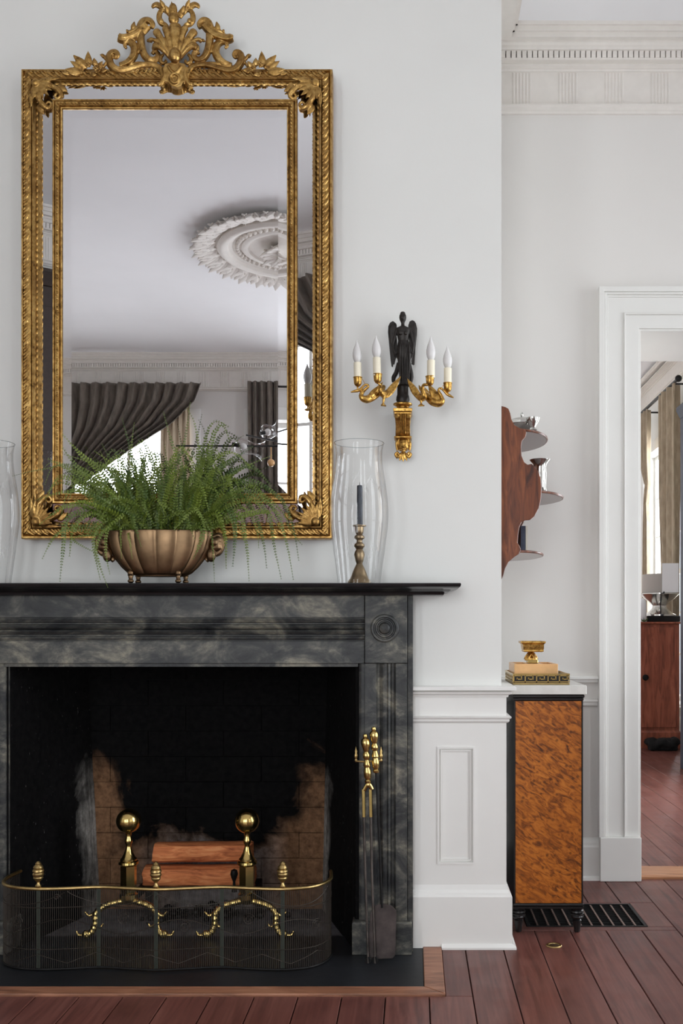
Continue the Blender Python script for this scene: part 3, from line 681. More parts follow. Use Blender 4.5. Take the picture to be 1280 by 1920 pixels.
# corner shells
def shell_corner(sx, sz):
    c0 = Vector((MX+sx*(oh-.045), 3.541, (oz1 if sz > 0 else oz0)-sz*.045)); b = MB()
    P = lambda u, v, d=0: c0+Vector((-sx*u, -d, -sz*v))
    for k in range(7):
        a = (k-3)/3; an = PI/4+a*.85
        b.petal(P(.012, .012, .0), P(.012+.078*math.cos(an)*(1-.12*abs(a)), .012+.078*math.sin(an)*(1-.12*abs(a)), .010), .024, (0, -1, 0), .10, .5, 8, 8)
    b.ball(P(.014, .014, .004), .016, .012, .016)
    for flip in (0, 1):
        Q = (lambda u, v, d=0: P(v, u, d)) if flip else P
        b.tube(cr([Q(.004, .050, .0), Q(.020, .062, .004), Q(.040, .092, .006), Q(.058, .104, .004), Q(.070, .092, .004), Q(.062, .082, .006), Q(.054, .088, .008)], 5), [.007, .010, .011, .009, .006, .005, .004], 8, nrm=(0, -1, 0), flat=.9)
        b.petal(Q(.02, .09, 0), Q(.045, .128, .0), .026, (0, -1, 0), .05, .4)
        b.petal(Q(.0, .03, 0), Q(-.004, .105, .0), .020, (0, -1, 0), .04, .5)
    return link('corner_shell', fuse(b, .0022), M['gilt'], mr)
for sx in (-1, 1):
    for sz in (-1, 1): shell_corner(sx, sz)
# crest, traced in the plane of the frame
CYc = 3.548
CS = F/CYc
def C(u, v, d=0): p = W(120+u/3.879, v/3.879, CYc); p.y -= d; return p
cb = MB()
K = 1/3.879/CS
def both(fn_):
    for s_ in (1, -1):
        fn_((lambda u, v, d=0: C(812-s_*(812-u), v, d)))
def scrolls(Q):
    tb = lambda pts, rad, fl=.8, ribs=3, per=5: cb.tube(cr([Q(*p) for p in pts], per), [r*K*1.22 for r in rad], 9, nrm=(0, -1, 0), flat=fl*1.1, ribs=ribs, ribamp=.18)
    tb([(632, 205), (642, 178), (615, 152), (580, 160), (562, 195), (560, 250), (564, 310), (578, 375), (606, 422), (645, 440), (678, 420), (680, 390), (655, 378), (642, 395)], [14, 16, 20, 24, 26, 24, 23, 23, 22, 20, 17, 15, 12, 10])
    tb([(402, 272), (430, 284), (480, 276), (530, 254), (572, 222), (605, 186)], [24, 27, 25, 25, 26, 26], .9, 3)
    tb([(404, 256), (408, 296)], [10, 10], 1.2, 0)
    tb([(455, 246), (500, 226), (545, 205)], [6, 16, 12], .8, 0); cb.petal(Q(500, 225, .004), Q(515, 160, .004), 40*K, (0, -1, 0), .05, .6); cb.petal(Q(470, 240, .004), Q(455, 222, .008), 26*K, (0, -1, 0), .05, .6)
    tb([(455, 352), (440, 335), (452, 312), (482, 308), (508, 328), (518, 365), (508, 408), (478, 446), (440, 468), (405, 478)], [8, 10, 14, 20, 23, 24, 24, 22, 20, 18])
    tb([(360, 412), (378, 418), (388, 400), (372, 382), (346, 388), (332, 415), (340, 462), (372, 500), (425, 515), (500, 498), (570, 478), (630, 474), (685, 488), (715, 520), (728, 565), (722, 605), (706, 622)], [9, 12, 15, 18, 20, 22, 24, 24, 22, 19, 18, 19, 20, 20, 18, 18, 20])
    tb([(470, 470), (540, 462), (610, 466), (660, 476)], [8, 11, 11, 8], .8, 0)
    for k in range(7): cb.petal(Q(480+k*32, 515-k*4, 0), Q(455+k*32, 540, .002), 22*K, (0, -1, 0), 0, .6, 6, 5)
    tb([(500, 380), (540, 376), (560, 378)], [10, 13, 10], .8, 0)
    # twig and flower cluster
    tb([(345, 415), (310, 435), (285, 405), (272, 412)], [8, 9, 10, 14], 1, 0); tb([(318, 440), (290, 480), (250, 520), (190, 530)], [8, 9, 10, 10], 1, 0)
    for bx, by, tx, ty, wd in ((170, 500, 72, 413, 48), (180, 490, 184, 385, 44), (150, 510, 50, 458, 40), (230, 490, 225, 432, 36), (140, 530, 10, 520, 46), (250, 500, 290, 455, 30), (270, 520, 325, 520, 34), (120, 540, 40, 548, 34), (200, 540, 245, 560, 36), (60, 540, -10, 545, 30)):
        cb.petal(Q(bx, by, .004), Q(tx, ty, .010), wd*K*1.35, (0, -1, 0), .08, .4)
    for fx, fy_ in ((188, 490), (245, 515)):
        for k in range(6): a = k*PI/3; cb.petal(Q(fx, fy_, .012), Q(fx+30*math.cos(a), fy_+30*math.sin(a), .020), 24*K, (0, -1, 0), .1, .4, 6, 5)
        cb.ball(Q(fx, fy_, .020), 9*K)
    # shell lobes: narrow at the boss, broad and rounded at the rim
    for path, wd in (([(808, 450), (803, 330), (800, 240), (796, 185)], 27), ([(800, 450), (775, 340), (752, 250), (738, 205)], 24), ([(795, 450), (745, 355), (700, 280), (668, 228)], 27), ([(790, 445), (735, 385), (690, 350), (655, 350)], 25), ([(785, 440), (740, 370), (690, 320), (640, 300), (622, 312)], 14)):
        q_ = cr([Q(u, v, .004+.010*math.sin(PI*i/(len(path)-1))) for i, (u, v) in enumerate(path)], 5); n_ = len(q_)
        cb.tube(q_, [wd*K*(.45+.75*(i/(n_-1))**.8)*(1 if i < n_-2 else (.85 if i == n_-2 else .45)) for i in range(n_)], 10, nrm=(0, -1, 0), flat=.85)
        cb.tube(q_, [wd*K*.18]*n_, 6)
    tb([(745, 345), (700, 335), (662, 345), (652, 368)], [10, 18, 18, 8], .8, 2); tb([(725, 395), (705, 415), (702, 445), (722, 462), (742, 450), (735, 435)], [8, 12, 13, 12, 9, 6], .9, 0)
    tb([(640, 305), (615, 292), (606, 305)], [8, 9, 6], 1, 0)
    # top palmette
    tb([(752, 210), (735, 185), (708, 172), (692, 150), (690, 115), (702, 85), (728, 72)], [14, 15, 17, 17, 16, 14, 9]); cb.ball(Q(708, 160, .006), 20*K, 14*K, 20*K)
    tb([(790, 125), (760, 85), (715, 55), (675, 35), (650, 45), (655, 58)], [16, 19, 17, 16, 12, 8], .7, 2); cb.petal(Q(735, 65, .006), Q(700, 10, .014), 34*K, (0, -1, 0), .08, .4)
    cb.petal(Q(770, 110, .004), Q(742, 55, .014), 40*K, (0, -1, 0), .1, .4)
both(scrolls)
cb.ball(C(815, 425, .016), 44*K, 40*K, 56*K); cb.ball(C(800, 145, .006), 40*K, 26*K, 44*K); cb.petal(C(800, 130, .01), C(785, 12, .012), 26*K, (0, -1, 0), .02, .5); cb.ball(C(795, 80, .006), 32*K, 20*K, 50*K)
cart = [(742, 480), (728, 520), (746, 560), (738, 605), (765, 612), (785, 640), (825, 652), (858, 640), (872, 612), (890, 605), (882, 560), (898, 520), (884, 480), (815, 466)]
cp = [C(u, v) for u, v in cart]; cb.prism([(p.x, p.z) for p in cp], CYc-.016, CYc+.02)
for s_ in (1, -1):
    cb.tube(cr([C(812-s_*48, 500, .016), C(812-s_*20, 540, .018), C(812+s_*30, 575, .018), C(812+s_*22, 612, .018), C(815, 625, .018)], 5), 9*K, 8)
    cb.tube(cr([C(812-s_*85, 500, .008), C(812-s_*70, 550, .010), C(812-s_*86, 600, .010), C(812-s_*112, 628, .010), C(812-s_*122, 612, .010)], 5), [14*K, 16*K, 16*K, 16*K, 10*K], 8)
link('carved_crest', fuse(cb, .0017), M['gilt'], mr, label='pierced carved crest with shell, scrolls and flowers')
for k in range(3): pass

# ---------------------------------------------------------------- wall sconce
def build_sconce():
    SY = 3.545
    def S(u, v, Y=SY): return W(640+u/5.818, 570+v/5.818, Y if Y >= SY else SY-(SY-Y)*1.4)
    k = SY/F/5.818                                        # metres per crop unit
    sc = thing('wall_sconce', S(670, 1730, BREAST), 'black winged figure sconce with gilt swan arms between mirror and corner', 'wall sconce', 'pair of swan sconces beside the mirror')
    # bracket
    b = MB(); xc = S(668, 1160).x; z = lambda v: S(0, v).z
    R = lambda hw, y, v: (xc-hw*k, xc+hw*k, y, BREAST-.0005, z(v))
    b.stack([R(82, 3.575, 1440), R(80, 3.565, 1400), R(78, 3.555, 1330), R(80, 3.545, 1270), R(86, 3.535, 1235), R(90, 3.528, 1205), R(90, 3.528, 1190), R(102, 3.522, 1182), R(104, 3.520, 1150), R(98, 3.526, 1146)])
    for du in (-60, 60): b.tube([S(668+du, 1212, 3.520), S(668+du, 1230, 3.518)], 26*k, 10)
    for du in (-22, 0, 22): b.tube([S(668+du, 1195, 3.525), S(668+du, 1290, 3.538), S(668+du, 1420, 3.566)], 7*k, 6)
    b.box(xc-96*k, xc+96*k, 3.560, BREAST-.001, z(1446), z(1432))
    link('console_bracket', fuse(b, .0012), M['ormolu'], sc)
    b = MB(); c = S(680, 1530, 3.590)
    b.ball(S(670, 1520, 3.600), 88*k, 60*k, 95*k); b.ball(c, 56*k, 75*k, 84*k)
    b.ball(S(680, 1545, 3.572), 9*k, 14*k, 26*k); b.ball(S(680, 1512, 3.574), 44*k, 16*k, 10*k); b.ball(S(680, 1582, 3.576), 20*k, 12*k, 7*k); b.ball(S(680, 1602, 3.580), 18*k, 16*k, 14*k)
    for s_ in (-1, 1):
        b.ball(S(680+s_*22, 1525, 3.577), 11*k, 8*k, 7*k); b.ball(S(680+s_*30, 1560, 3.580), 20*k, 14*k, 22*k)
        b.tube(cr([S(675+s_*45, 1460, 3.588), S(675+s_*72, 1520, 3.588), S(675+s_*66, 1600, 3.590)], 5), [12*k, 17*k, 12*k], 8)
        b.tube(cr([S(672+s_*30, 1640, 3.596), S(672+s_*62, 1670, 3.594), S(672+s_*82, 1640, 3.592), S(672+s_*60, 1620, 3.590), S(672+s_*52, 1645, 3.588)], 5), [14*k, 17*k, 17*k, 14*k, 9*k], 8)
    for q in range(5): a = (q-2)*.42; b.petal(S(672, 1620, 3.598), S(672+110*math.sin(a), 1620+108*math.cos(a), 3.598), 46*k, (0, -1, 0), .05, .5)
    link('mask_terminal', fuse(b, .0011), M['ormolu'], sc, label='gilt face mask above a shell')
    # ring below the pedestal
    cx, cy = S(668, 1100, 3.56).x, 3.56
    def Lz(vals): return [(r*k, z(v)) for r, v in vals]
    b = MB().lathe(Lz([(60, 1150), (58, 1140), (70, 1128), (66, 1112), (92, 1100), (104, 1092), (104, 1078), (92, 1070), (60, 1068)]), (cx, cy, 0), 24, sy=.75); part('gilt_ring', b, M['ormolu'], sc)
    b = MB().lathe(Lz([(60, 1070), (74, 1040), (70, 1000), (66, 996), (66, 988), (62, 980), (60, 900), (68, 890), (66, 880), (30, 878)]), (cx, cy, 0), 24, sy=.75)
    part('pedestal', b, M['bronze_black'], sc)
    # figure
    b = MB(); rings = []
    fig = [(92, 668, 8, .9), (104, 668, 26, 1), (125, 668, 37, 1), (150, 668, 39, 1), (175, 668, 34, .95), (195, 668, 24, .9), (210, 668, 18, .95), (235, 668, 20, .95), (250, 669, 40, .7), (262, 671, 66, .55), (285, 672, 70, .55), (320, 672, 64, .68), (350, 673, 57, .68), (400, 675, 50, .62), (440, 677, 58, .65), (500, 680, 74, .62), (545, 681, 74, .62), (600, 683, 64, .62), (680, 685, 58, .62), (760, 686, 52, .62), (830, 688, 48, .66), (870, 690, 54, .8), (890, 690, 64, .9)]
    for v, u, r, fl in fig:
        c = S(u, v, 3.553); r *= 1.14 if v > 245 else 1; rings.append([c+Vector((r*k*math.cos(a), r*k*fl*math.sin(a)*(1+.07*math.cos(9*a) if v > 420 else 1), 0)) for a in [2*PI*q/28 for q in range(28)]])
    b.loft(rings)
    b.ball(S(668, 105, 3.558), 30*k, 34*k, 22*k); b.ball(S(668, 160, 3.553-38*k), 6*k, 9*k, 9*k); b.ball(S(668, 132, 3.553-33*k), 22*k, 6*k, 5*k)
    for s_, pts in ((-1, [(606, 272), (582, 350), (562, 440), (572, 500), (600, 545)]), (1, [(740, 272), (762, 350), (780, 440), (776, 500), (768, 540)])):
        b.tube(cr([S(u, v, 3.553-i*.003) for i, (u, v) in enumerate(pts)], 5), [20*k, 18*k, 15*k, 12*k, 10*k, 13*k], 10)
        b.ball(S(672+s_*28, 315, 3.553-38*k), 22*k, 16*k, 22*k)
    for q in range(5): u = 640+q*24; b.tube(cr([S(u, 430, 3.553-42*k), S(u-4+2*q, 600, 3.553-40*k), S(u+2, 860, 3.553-34*k)], 6), [5*k, 9*k, 6*k], 6)
    b.tube(cr([S(618, 640, 3.558), S(600, 740, 3.562), S(570, 800, 3.566), S(565, 855, 3.568)], 5), [16*k, 26*k, 26*k, 18*k], 8); b.tube(cr([S(742, 640, 3.558), S(758, 740, 3.562), S(762, 800, 3.566), S(758, 855, 3.568)], 5), [14*k, 22*k, 24*k, 16*k], 8)
    link('winged_figure', fuse(b, .00105, 1), M['bronze_black'], sc, label='dark bronze robed figure')
    for name, outl, base in (('wing', [(560, 188), (530, 205), (510, 245), (506, 310), (514, 390), (524, 500), (535, 610), (546, 685), (560, 690), (566, 660), (578, 660), (592, 600), (606, 520), (600, 420), (596, 330), (602, 260), (592, 210)], (596, 300)), ('wing', [(770, 178), (740, 195), (732, 235), (728, 300), (740, 380), (760, 450), (770, 540), (762, 655), (782, 668), (796, 664), (800, 600), (806, 480), (822, 340), (824, 270), (812, 215), (795, 188)], (735, 300))):
        b = MB(); P = [S(u, v, 3.575) for u, v in outl]; b.prism([(p.x, p.z) for p in P], 3.571, 3.577)
        s_ = -1 if base[0] < 660 else 1
        for q in range(9): t_ = q/8; b.petal(S(base[0]+s_*(4+60*(1-t_)**1.0), 250+t_*60, 3.570), S(base[0]+s_*(58-t_*70 if s_ < 0 else 66-t_*40), 430+t_*225, 3.569), 22*k, (0, -1, 0), 0, .4, 6, 6)
        for q in range(5): b.petal(S(base[0]+s_*14*q, 215+q*4, 3.570), S(base[0]+s_*(14+13*q), 330, 3.568), 24*k, (0, -1, 0), 0, .5, 6, 6)
        link(name, fuse(b, .0011), M['bronze_black'], sc)
    # swan arms
    def swan(body, brad, neck, nrad, wings, foot, Y0):
        b = MB(); b.tube(cr([S(u, v, y) for u, v, y in body], 6), [r*k for r in brad], 12)
        b.tube(cr([S(u, v, y) for u, v, y in neck], 6), [r*k for r in nrad], 10)
        for (bu, bv, by), (tu, tv, ty), wd in wings: b.petal(S(bu, bv, by), S(tu, tv, ty), wd*k, (0, -1, .2), .06, .35, 8, 8, ribs=0)
        for fpts in foot: b.tube([S(u, v, y) for u, v, y in fpts[0]], [r*k for r in fpts[1]], 8)
        return link('swan_arm', fuse(b, .0011), M['ormolu'], sc)
    swan([(460, 900, 3.53), (420, 950, 3.515), (340, 1010, 3.50), (275, 1040, 3.49), (228, 1025, 3.485), (210, 990, 3.485)], [24, 40, 46, 42, 34, 20], [(212, 1010, 3.485), (225, 965, 3.485), (262, 928, 3.483), (292, 900, 3.482), (282, 880, 3.482), (250, 886, 3.482), (220, 915, 3.482), (185, 945, 3.482), (150, 950, 3.482), (100, 962, 3.482)], [26, 22, 16, 13, 12, 12, 13, 16, 17, 6],
         [((330, 1020, 3.485), (455, 850, 3.51), 70), ((300, 1010, 3.482), (430, 880, 3.50), 60), ((350, 990, 3.52), (480, 900, 3.54), 50)], [([(175, 940, 3.482), (175, 905, 3.482)], [10, 9])], 3.5)
    swan([(560, 930, 3.56), (520, 960, 3.53), (470, 985, 3.50), (440, 975, 3.485), (425, 945, 3.478)], [24, 36, 44, 34, 18], [(430, 960, 3.478), (418, 920, 3.474), (425, 890, 3.470), (410, 872, 3.466), (400, 872, 3.466)], [24, 16, 13, 13, 10],
         [((480, 1020, 3.495), (648, 795, 3.53), 88), ((470, 1010, 3.500), (600, 880, 3.54), 70), ((450, 960, 3.505), (400, 900, 3.53), 50)], [([(465, 1010, 3.49), (455, 1080, 3.488), (455, 1100, 3.488)], [20, 10, 26]), ([(430, 1105, 3.488), (485, 1112, 3.482)], [8, 8])], 3.5)
    swan([(780, 930, 3.56), (820, 980, 3.53), (870, 1020, 3.495), (900, 1010, 3.48), (895, 960, 3.475)], [24, 36, 44, 36, 20], [(896, 970, 3.475), (886, 920, 3.472), (895, 885, 3.468), (930, 880, 3.464), (965, 880, 3.462)], [24, 20, 16, 16, 10],
         [((850, 1030, 3.49), (715, 818, 3.53), 84), ((850, 1010, 3.50), (760, 890, 3.54), 66), ((880, 960, 3.505), (840, 880, 3.53), 40)], [([(868, 1030, 3.486), (868, 1085, 3.484), (868, 1105, 3.484)], [20, 10, 26]), ([(835, 1112, 3.484), (905, 1108, 3.480)], [8, 8])], 3.5)
    swan([(880, 960, 3.53), (940, 1010, 3.51), (1000, 1060, 3.495), (1060, 1080, 3.488), (1095, 1060, 3.484), (1105, 1030, 3.484)], [24, 44, 52, 46, 34, 18], [(1100, 1050, 3.484), (1085, 1000, 3.483), (1060, 955, 3.482), (1065, 925, 3.482), (1090, 922, 3.482), (1120, 950, 3.482), (1150, 982, 3.482), (1180, 1000, 3.482), (1222, 1022, 3.482)], [26, 20, 15, 13, 12, 13, 15, 16, 6],
         [((1060, 1060, 3.482), (940, 870, 3.50), 90), ((1040, 1075, 3.486), (960, 900, 3.49), 70), ((980, 1030, 3.52), (905, 910, 3.54), 50)], [([(1152, 985, 3.482), (1155, 962, 3.482)], [10, 9])], 3.5)
    # candle cups, sleeves and flame bulbs
    for cu, cv, su, s0, s1, bu, bt, yy in ((178, 800, 178, 802, 640, 166, 388, 3.482), (395, 765, 388, 770, 585, 374, 340, 3.466), (965, 790, 975, 792, 615, 972, 348, 3.462), (1158, 862, 1158, 866, 700, 1152, 450, 3.482)):
        c = S(cu, cv, yy)
        b = MB().lathe([(8*k, -105*k), (12*k, -98*k), (26*k, -92*k), (40*k, -70*k), (44*k, -30*k), (45*k, -8*k), (49*k, -4*k), (49*k, 2*k), (43*k, 3*k), (41*k, -20*k), (1*k, -22*k)], c, 20); part('candle_cup', b, M['ormolu'], sc)
        p0, p1 = S(su, s0+16, yy), S(su-(4 if su < 600 else -1), s1, yy); ax = (p1-p0)
        part('candle_sleeve', MB().lathe([(41*k, 0), (41*k, ax.length-2*k), (38*k, ax.length), (1*k, ax.length)], p0, 20, axis=ax), M['ivory'], sc)
        q0, q1 = p1, S(bu, bt, yy); ax = q1-q0; L = ax.length
        part('flame_bulb', MB().lathe([(24*k, 0), (32*k, .04*L), (44*k, .16*L), (49*k, .30*L), (47*k, .42*L), (38*k, .58*L), (25*k, .72*L), (13*k, .84*L), (6*k, .93*L), (1*k, L)], q0, 20, axis=ax), M['bulb'], sc, ang=80)
    part('wire', MB().tube(cr([S(228, 815, 3.488), S(240, 840, 3.49), S(255, 870, 3.49), S(270, 880, 3.488)], 4), 3*k, 6), M['ormolu'], sc)
    part('wire', MB().tube(cr([S(1108, 880, 3.488), S(1100, 905, 3.49), S(1080, 925, 3.49), S(1066, 930, 3.488)], 4), 3*k, 6), M['ormolu'], sc)
    return sc
sc1 = build_sconce()
sc2 = copy_tree(sc1); sc2.location.x = 2*MX-sc1.location.x
sc2['label'] = 'swan sconce left of the mirror, mostly cut off, its bulb reflected in the left strip'

# ---------------------------------------------------------------- hurricane shades, candlesticks, candles
HYc = 3.505
def hurricane(xc, label):
    k = HYc/F; prof = [(40, 1088), (40.5, 1080), (42.5, 1066), (45, 1048), (47.5, 1030), (50.5, 1008), (53.5, 985), (54.8, 962), (54, 940), (51.5, 918), (48.5, 898), (45.5, 880), (43.6, 862), (43.6, 848), (45, 838), (46.6, 831)]
    c = (xc, HYc, 0); z0 = zs+.0006
    pr = [(r*k, Z(v, HYc)) for r, v in prof]; off = z0-pr[0][1]
    pr = [(r, h+off*(1-(h-pr[0][1])/(pr[-1][1]-pr[0][1]))) for r, h in pr]
    full = [(r, h) for r, h in cr2(pr, 3)]
    inner = [(r-.0016, h) for r, h in reversed(full)]
    hs = thing('hurricane_shade', (xc, HYc, z0), label, 'glass shade', 'pair of glass hurricane shades on the mantel')
    b = MB().lathe(full, c, 48, closed_ends=False); part('glass_cylinder', b, M['glass'], hs, ang=80)
    # rolled rim and foot, cut sprays
    rr, hh = full[-1]; n = 40
    part('rim', MB().tube([(xc+rr*math.cos(2*PI*q/n), HYc+rr*math.sin(2*PI*q/n), hh) for q in range(n+1)], .0011, 6), M['glass_rim'], hs)
    rr, hh = full[0]; part('foot_rim', MB().tube([(xc+rr*math.cos(2*PI*q/n), HYc+rr*math.sin(2*PI*q/n), hh+.0012) for q in range(n+1)], .0012, 6), M['glass_rim'], hs)
    def on(a, t):
        x = t*(len(full)-1); i = min(int(x), len(full)-2); r = full[i][0]+(full[i+1][0]-full[i][0])*(x-i); h = full[i][1]+(full[i+1][1]-full[i][1])*(x-i)
        return Vector((xc+(r+.0004)*math.cos(a), HYc+(r+.0004)*math.sin(a), h))
    eb = MB(); rn = random.Random(int(abs(xc)*1000))
    for tc in (.24, .60):
        for q in range(10):
            a0 = 2*PI*q/10+rn.uniform(-.1, .1)
            for j in range(6):
                a1 = a0+.05*j; t1 = tc+.012*j; p = on(a1, t1); q2 = on(a1+rn.uniform(.02, .10), t1+rn.choice((-1, 1))*.045)
                eb.petal(p, q2, .0026, (p-Vector((xc, HYc, p.z))).normalized(), 0, .12, 5, 5)
    part('cut_sprays', eb, M['etched'], hs, kind='stuff')
    return hs
def cr2(pts, per):
    return [(v.x, v.y) for v in cr([Vector((a, b, 0)) for a, b in pts], per)]
thin_glass('glass_rim', (.80, .83, .84, 1), .03, .35)
m_ = bpy.data.materials.new('etched'); m_.use_nodes = True; nt = m_.node_tree; pb_ = nt.nodes['Principled BSDF']; pb_.inputs['Base Color'].default_value = (.8, .82, .82, 1); pb_.inputs['Roughness'].default_value = .5; pb_.inputs['Alpha'].default_value = .16; M['etched'] = m_
def candlestick(xc, l1, l2):
    k = HYc/F; g = 2.0
    cs = thing('candlestick', (xc, HYc, zs), l1, 'candlestick', 'candlesticks inside the hurricane shades')
    zf = lambda v: zs+.0006+(1091-v)*k
    prof = [(22, 1091), (22.5, 1089), (21, 1085), (17, 1080), (14.5, 1074), (12.5, 1068), (10, 1062), (7, 1056), (5.5, 1053), (6.5, 1050)]
    part('foot', MB().lathe([(r*k, zf(v)) for r, v in prof], (xc, HYc, 0), 32), M['old_brass'], cs, ang=30)
    prof = [(5.5, 1051), (7.5, 1048), (8.5, 1042), (10, 1036), (8.5, 1030), (6, 1026), (7.5, 1024), (10, 1020), (9, 1016), (5.5, 1013), (5, 1009), (9.5, 1005), (9, 1001), (5.5, 998), (7, 996), (8, 990), (8, 984), (13, 982.5), (13, 981), (7, 980), (1, 980)]
    part('stem', MB().lathe([(r*k, zf(v)) for r, v in prof], (xc, HYc, 0), 24), M['old_brass'], cs, ang=30)
    zc = zf(981)
    cn = thing('candle', (xc, HYc, zc), l2, 'candle', 'dark candles inside the hurricane shades')
    part('wax', MB().lathe([(5.6*k, 0), (5.2*k, 70*k), (5*k, 74*k), (3*k, 75*k), (.2*k, 74*k)], (xc+.001, HYc, zc+.0008), 16), M['candle'], cn, ang=50)
    part('wick', MB().tube([(xc+.001, HYc, zc+73*k), (xc+.0012, HYc, zc+78*k), (xc+.002, HYc, zc+81*k)], .0009, 6), M['soot'], cn)
xh = X(673, HYc)
hurricane(xh, 'clear etched glass hurricane shade at the right end of the mantel'); candlestick(xh+.001, 'old brass candlestick inside the right hurricane shade', 'dark candle inside the right hurricane shade')
xh2 = X(-22, HYc)
hurricane(xh2, 'clear etched glass hurricane shade cut off by the left edge of the photo'); 

# ---------------------------------------------------------------- brass bowl and fern
BY = 3.468; kb = BY/F; bxc = X(300, BY)
bw = thing('footed_bowl', (bxc, BY, zs), 'fluted oval brass bowl on small figure feet holding the fern', 'bowl')
zb_ = lambda v: zs+.0006+(1093-v)*kb
lob = lambda a, h: 1+.085*(abs(math.cos(7*a))**.7-1)
prof = [(40, 1078), (54, 1077), (60, 1074), (72, 1063), (84, 1048), (93, 1032), (98, 1016), (100, 1006), (99, 1000), (101, 996), (98, 995), (96, 1002), (95, 1015), (88, 1034), (70, 1056), (30, 1068)]
part('body', MB().lathe([(r*kb, zb_(v)) for r, v in prof], (bxc, BY, 0), 196, sy=.40, lobes=lob), M['bowl_brass'], bw, ang=50)
part('base_ring', MB().lathe([(44*kb, zb_(1080)), (47*kb, zb_(1077)), (44*kb, zb_(1074)), (30*kb, zb_(1074)), (30*kb, zb_(1080))], (bxc, BY, 0), 48, sy=.4), M['bowl_brass'], bw)
for px_, dy in ((245, -.03), (259, .026), (334, -.03), (348, .026)):
    xx = X(px_, BY+dy); b = MB(); fz = lambda v: zs+.0006+(1093-v)*kb
    b.ball((xx, BY+dy, fz(1089)), 6*kb, 6*kb, 4*kb); b.ball((xx, BY+dy, fz(1081)), 4.5*kb, 4.5*kb, 7*kb); b.ball((xx, BY+dy-.001, fz(1074)), 6*kb, 6*kb, 6*kb); b.ball((xx, BY+dy-.006*0, fz(1078)), 6*kb, 4*kb, 3*kb)
    link('figure_foot', fuse(b, .0012), M['bowl_brass'], bw)
for s_ in (-1, 1):
    b = MB(); hx = lambda d: bxc+s_*d*kb
    b.ball((hx(104), BY, zb_(1022)), 14*kb, 12*kb, 13*kb); b.ball((hx(109), BY-.004, zb_(1012)), 8*kb, 8*kb, 8*kb); b.ball((hx(113), BY-.002, zb_(1026)), 5*kb, 6*kb, 5*kb)
    b.tube(cr([(hx(96), BY, zb_(1008)), (hx(110), BY, zb_(1002)), (hx(118), BY, zb_(1014)), (hx(112), BY, zb_(1034)), (hx(98), BY, zb_(1040)), (hx(86), BY, zb_(1050))], 5), [5*kb, 5*kb, 5*kb, 5*kb, 6*kb, 5*kb], 8)
    b.ball((hx(97), BY-.010, zb_(1040)), 9*kb, 9*kb, 13*kb); b.ball((hx(103), BY-.012, zb_(1016)), 9*kb, 9*kb, 9*kb)
    link('mask_handle', fuse(b, .0014), M['bowl_brass'], bw)
fe = thing('boston_fern', (bxc, BY, zb_(1015)), 'bushy green fern with drooping fronds in the brass bowl', 'plant')
part('soil', MB().lathe([(80*kb, zb_(1012)), (84*kb, zb_(1003)), (60*kb, zb_(998)), (1*kb, zb_(996))], (bxc, BY, 0), 32, sy=.36), M['soil'], fe)
rf = random.Random(11)
def frond(base, ctrl, tip, wid, dens=1.0, up=None):
    base, tip = Vector(base), Vector(tip); ctrl = [Vector(c_) for c_ in ctrl]
    pts = [base]+ctrl+[tip]
    sp = cr(pts, 14); L = sum((sp[i+1]-sp[i]).length for i in range(len(sp)-1))
    # resample evenly
    step = (.0096 if wid > .014 else .0075)/dens; out = [sp[0]]; acc = 0
    for i in range(len(sp)-1):
        seg = sp[i+1]-sp[i]; l = seg.length
        while acc+l >= step:
            q = (step-acc)/l; p = sp[i]+seg*q; out.append(p); seg = sp[i+1]-p; l = seg.length; sp[i] = p; acc = 0
            if l < 1e-9: break
        acc += l
    n = len(out)
    if n < 6: return
    b = MB(); b.tube(out[::2]+[out[-1]] if n % 2 == 0 else out[::2], [.0011, .0009, .0005], 4)
    nrm = Vector((rf.uniform(-.5, .5), -.75, rf.uniform(-.1, .6))).normalized()
    for i in range(2, n):
        t = i/(n-1); tg = (out[min(i+1, n-1)]-out[i-1]).normalized(); sd = tg.cross(nrm)
        if sd.length < .2: sd = tg.orthogonal()
        sd.normalize(); nn = sd.cross(tg)
        ll = wid*.5*min(1, (t*6)**.7)*max(.16, (1-t**2.6))
        if t < .12 and rf.random() < .5: continue
        for s_ in (-1, 1):
            l2 = ll*rf.uniform(.8, 1.1); d = (sd*s_+tg*.35+nn*rf.uniform(-.45, .25)).normalized(); q = d.cross(nn).normalized()*s_
            wv = .0030*min(1, l2/.009)+.0009
            o = out[i]+sd*s_*.0006; b.add([o, o+d*l2*.25+tg*wv*.8, o+d*l2*.7+tg*wv, o+d*l2+nn*(-.12*l2), o+d*l2*.75-tg*wv*.8, o+d*l2*.3-tg*wv], [(0, 1, 2, 3, 4, 5)])
    part('frond', b, M['fern_leaf'], fe, smooth=False)
def bp(px=None): 
    u = px if px is not None else rf.uniform(215, 385); y = BY+rf.uniform(-.03, .025)
    p = W(u, 1000, y); p.z = zb_(1000); return p
